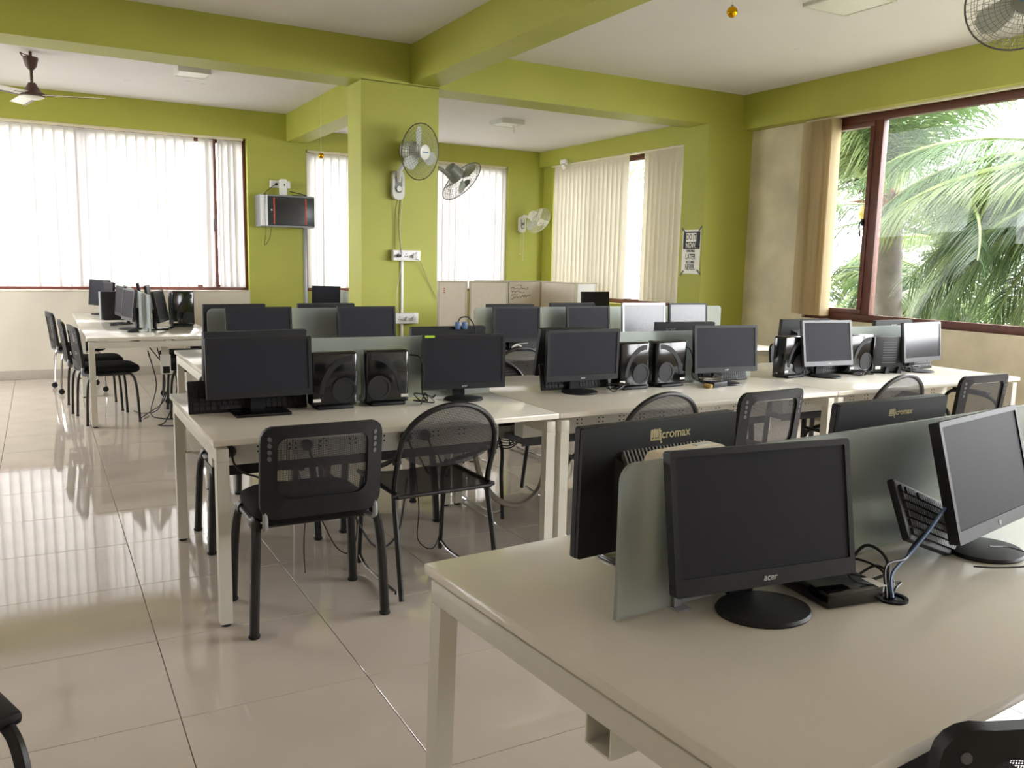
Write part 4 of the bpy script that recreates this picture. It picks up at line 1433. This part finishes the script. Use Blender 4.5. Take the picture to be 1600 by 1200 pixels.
y_ = YB0 - .012
cable('thin dark fan cord down the pillar to the upper socket board', [(2.645, y_ - .04, 1.94), (2.64, y_, 1.8), (2.64, y_, 1.52)], .0022)
cable('thin dark fan cord down to the plug of the upper socket board', [(2.668, y_ - .04, 1.94), (2.67, y_, 1.75), (2.675, y_ - .03, 1.56), (2.675, y_ - .06, 1.48)], .0025)
cable('pale fan cord looping down the pillar', [(2.70, y_ - .05, 2.06), (2.705, y_, 1.95), (2.69, y_, 1.75), (2.68, y_ - .02, 1.6), (2.69, y_ - .055, 1.48)], .002, 'cable_white')
cable('pale cord sagging from the upper to the lower socket board', [(2.675, y_ - .06, 1.45), (2.68, y_ - .02, 1.33), (2.655, y_ - .01, 1.15), (2.66, y_ - .03, .98)], .002, 'cable_white')
cable('pale cord slanting from the upper socket board round the pillar edge', [(2.80, y_ - .07, 1.45), (2.87, y_ - .02, 1.41), (2.95, y_, 1.25), (3.03, y_, 1.11)], .0025, 'cable_grey')
cable('black cord hanging in a loop below the rack cabinet', [(2.44, YW - .35, 2.19), (2.43, YW - .36, 1.9), (2.44, YW - .36, 1.76), (2.48, YW - .1, 1.58), (2.54, YW - .1, 1.66), (2.56, YW - .12, 1.8)], .003)
cable('black cord from the pier plug over the top of the rack cabinet', [(2.635, YW - .09, 2.33), (2.56, YW - .12, 2.28), (2.46, YW - .2, 2.2), (2.44, YW - .34, 2.192)], .004)
cable('grey cord coil lying on the rack cabinet', [(2.8, YW - .1, 2.25), (2.95, YW - .12, 2.22), (3.0, YW - .15, 2.2), (2.88, YW - .2, 2.195), (2.82, YW - .16, 2.2), (2.98, YW - .12, 2.2)], .007, 'grey_plastic')
# front desk
G0 = Vector((1.545, 1.10, DZ))
cable('blue cable rising from the desk grommet to the leaning keyboard', [G0 + Vector((.004, 0, .002)), (1.575, 1.125, .79), (1.65, 1.14, .82), (1.72, 1.15, .855), (1.80, 1.165, .90)], .004, 'cable_blue')
cable('black cable twisted round the blue one above the desk grommet', [G0 + Vector((-.008, .005, .002)), (1.56, 1.13, .81), (1.63, 1.135, .815), (1.67, 1.15, .83), (1.74, 1.16, .865)], .003)
FC = 'black cables between the mini computer and the grommet'
for k, (dy, hh) in enumerate(((.055, .05), (.03, .085), (.0, .045), (-.03, .03), (-.06, .02))):
    cable('black cable curving from the mini computer into the desk grommet', [(1.528, 1.185 + dy, DZ + .02), (1.56 + .01 * k, 1.17 + dy * .8, DZ + hh), (1.575, 1.13 + dy * .3, DZ + hh * .8), G0 + Vector((-.012 + .006 * k, .008, .003))], .0028 + .0008 * (k % 2), group=FC)
cable('thin black cord curled on the round base of the monitor beside the keyboard', [(1.93, 1.13, .80), (2.0, 1.12, .79), (2.03, 1.08, .775), (1.98, 1.06, .768), (1.9, 1.09, .766), (1.86, 1.12, .765)], .002)
# middle row desktop clutter
for k, (xx, yy, lab) in enumerate(((2.70, 3.68, 'tangle of black and pale cables right of the monitor at the desk joint'), (4.63, 3.66, 'tangle of black cables right of the squarish grey-framed monitor'), (3.42, 3.74, 'loop of pale cables beside the flat charger'), (5.14, 3.66, 'short tangle of cables left of the sky-reflecting monitor'), (1.62, 3.74, 'coil of black cables between the stickered tower and the lime-stickered monitor'))):
    rnd = random.Random(40 + k)
    pts = [(xx + rnd.uniform(-.07, .07), yy + rnd.uniform(-.05, .05), DZ + rnd.uniform(.006, .06)) for i in range(16)]
    cable(lab, pts, .003, 'cable_grey' if k == 2 else 'cable_black', 8)
cable('black cable arching from the stickered tower', [(1.56, 3.83, .98), (1.60, 3.80, .97), (1.615, 3.78, .9), (1.60, 3.76, .80), (1.62, 3.74, .76)], .004)
cable('black cable arching from the round-grille tower to its charger', [(3.27, 3.82, .98), (3.31, 3.80, .95), (3.315, 3.78, .88), (3.30, 3.76, .80), (3.34, 3.70, .765)], .003)
t = thing('cable_plug', 'pair of blue monitor plugs with a bent black cord above the lime-stickered monitor', 'plug', (1.955, 4.075, 1.085), 0)
for xx in (-.022, .02):
    obj('plug', G().box((xx, 0, .012), (.03, .018, .04), bevel=.004).mesh('plug', 'cable_blue'), t)
obj('cord', G().tube(bez([(-.02, 0, .03), (.0, 0, .055), (.05, 0, .05), (.085, 0, -.02), (.085, .01, -.12)], 6), .004, 6).mesh('cord', 'cable_black'), t)
t = thing('cable_plug', 'pair of blue plugs with white leads under the squarish monitor before the cubicle panels', 'plug', (3.31, 5.70, DZ), 0)
for xx in (-.03, .02):
    obj('plug', G().box((xx, 0, .014), (.034, .04, .026), bevel=.005).mesh('plug', 'cable_blue'), t)
obj('cord', G().tube(bez([(-.03, 0, .02), (-.08, .0, .05), (-.12, .03, .03), (-.06, .06, .05), (.02, .03, .06)], 5), .005, 6).mesh('cord', 'cable_white'), t)

# below the middle row
for i, xx in enumerate((.685, 1.02, 1.50, 1.60)):
    t = thing('power_plug', 'black three-pin plug in the socket strip below the end desk', 'plug', (xx, 3.731, .6), 0, group='black plugs below the end desk')
    obj('body', G().lathe([(.026, 0), (.026, .02), (.014, .042), (.006, .05)], 14, Matrix.Rotation(R(90), 4, 'X')).mesh('body', 'cable_black'), t)
    obj('cord', G().tube(bez([(0, -.04, 0), (.01, -.06, -.05), (.06, -.03, -.1), (.13, .02, -.14 - .03 * i), (.16, .05, -.2)], 5), .005, 6).mesh('cord', 'cable_black'), t)
cable('thin black network cord hanging to the floor behind the visitor chair', [(.98, 3.75, .5), (1.0, 3.68, .36), (.97, 3.6, .22), (.955, 3.55, .13), (.945, 3.5, .085)], .003)
cable('thin black cord looping near the floor behind the visitor chair', [(.99, 3.74, .4), (1.06, 3.68, .28), (1.12, 3.62, .14), (1.18, 3.6, .11), (1.22, 3.62, .2), (1.23, 3.7, .4)], .003)
cable('black cord drooping under the end desk between the two chairs', [(1.1, 3.75, .5), (1.2, 3.65, .3), (1.3, 3.6, .12), (1.42, 3.62, .16), (1.5, 3.7, .4)], .005)
cable('thin cord dangling below the seat of the hoop-back chair', [(1.55, 3.74, .5), (1.56, 3.7, .25), (1.54, 3.66, .1), (1.6, 3.62, .06), (1.66, 3.66, .14), (1.7, 3.7, .3)], .003)
cable('thick grey hose sagging under the end desk beside the joint', [(1.90, 3.85, .66), (1.94, 3.88, .5), (2.0, 3.9, .3), (2.1, 3.9, .17), (2.24, 3.9, .125), (2.36, 3.9, .2), (2.42, 3.92, .36)], .016, 'cable_grey')
for k in range(4):
    cable('black cord drooping from the cable tray beside the hose', [(2.06, 4.0, .52 - .01 * k), (2.2, 3.98, .47 - .015 * k), (2.33, 3.98, .5), (2.42, 4.0, .55)], .0035, group='black cords drooping beside the hose')
t = thing('junction_box', 'white junction box under the desk joint with strips of peeling tape', 'box', (2.47, 4.02, .54), 0)
obj('box', G().b(-.16, .14, -.06, .06, 0, .14, bevel=.004).mesh('box', 'frame_white'), t)
obj('opening', G().b(.05, .085, -.062, -.058, .03, .1).mesh('opening', 'black_plastic'), t)
for k, (xx, a) in enumerate(((-.13, 12), (-.07, -15), (.02, 8))):
    obj('tape_strip', G().box((xx, -.064, -.0), (.025, .002, .2), rot=(0, R(a), 0)).mesh('tape_strip', 'tape_grey' if k == 9 else 'paper'), t)
single('cloth', 'red and white cloth lying on the floor below the window desk', 'cloth', G().box((0, 0, .012), (.45, .3, .024), bevel=.01).mesh('cloth', 'red_cloth'), (4.6, 4.3, 0))
# below the bench under the wide blind
for k, pts in enumerate(([(.8, 8.0, .6), (.86, 8.0, .3), (.8, 7.95, .05), (.9, 7.85, .012), (1.05, 7.8, .01)],
                         [(.9, 8.2, .6), (.95, 8.15, .3), (.88, 8.1, .06), (.75, 8.2, .012), (.7, 8.35, .012)],
                         [(.85, 8.5, .6), (1.0, 8.4, .35), (.95, 8.3, .1), (.8, 8.15, .02), (.72, 7.95, .012)],
                         [(.95, 8.0, .6), (1.02, 7.9, .3), (.9, 7.7, .03), (.82, 7.58, .008), (1.0, 7.5, .006), (1.15, 7.55, .006)])):
    cable('black cord trailing to the floor below the bench under the wide blind', pts, .005, group='black cords below the bench under the wide blind')
t = thing('socket_box', 'white hanging socket box below the near end of the bench under the wide blind', 'socket', (.93, 7.9, .40), 0)
obj('box', G().b(-.04, .04, -.03, .03, 0, .17, bevel=.004).mesh('box', 'white_plastic'), t)
obj('strap', G().b(-.03, .03, -.02, .02, .17, .27).mesh('strap', 'frame_white'), t)
obj('opening', G().b(-.025, .03, -.032, -.028, .01, .07).mesh('opening', 'black_plastic'), t)
# beige device standing behind the front glass divider
p = fg(.425, .64)
t = thing('router', 'cream router box standing on edge behind the front glass divider', 'router', (p.x, p.y, DZ), FA + R(4))
obj('body', G().prism(rrect(.22, .305, .022, 5, 0, .1525), -.02, .02).mesh('body', 'headrail'), t)
obj('face', G().prism(rrect(.18, .25, .014, 4, .01, .14), -.023, -.019).mesh('face', 'steel_grey'), t)
obj('port', G().b(.03, .075, -.005, .01, .3045, .3065).mesh('port', 'off_white_plastic'), t)
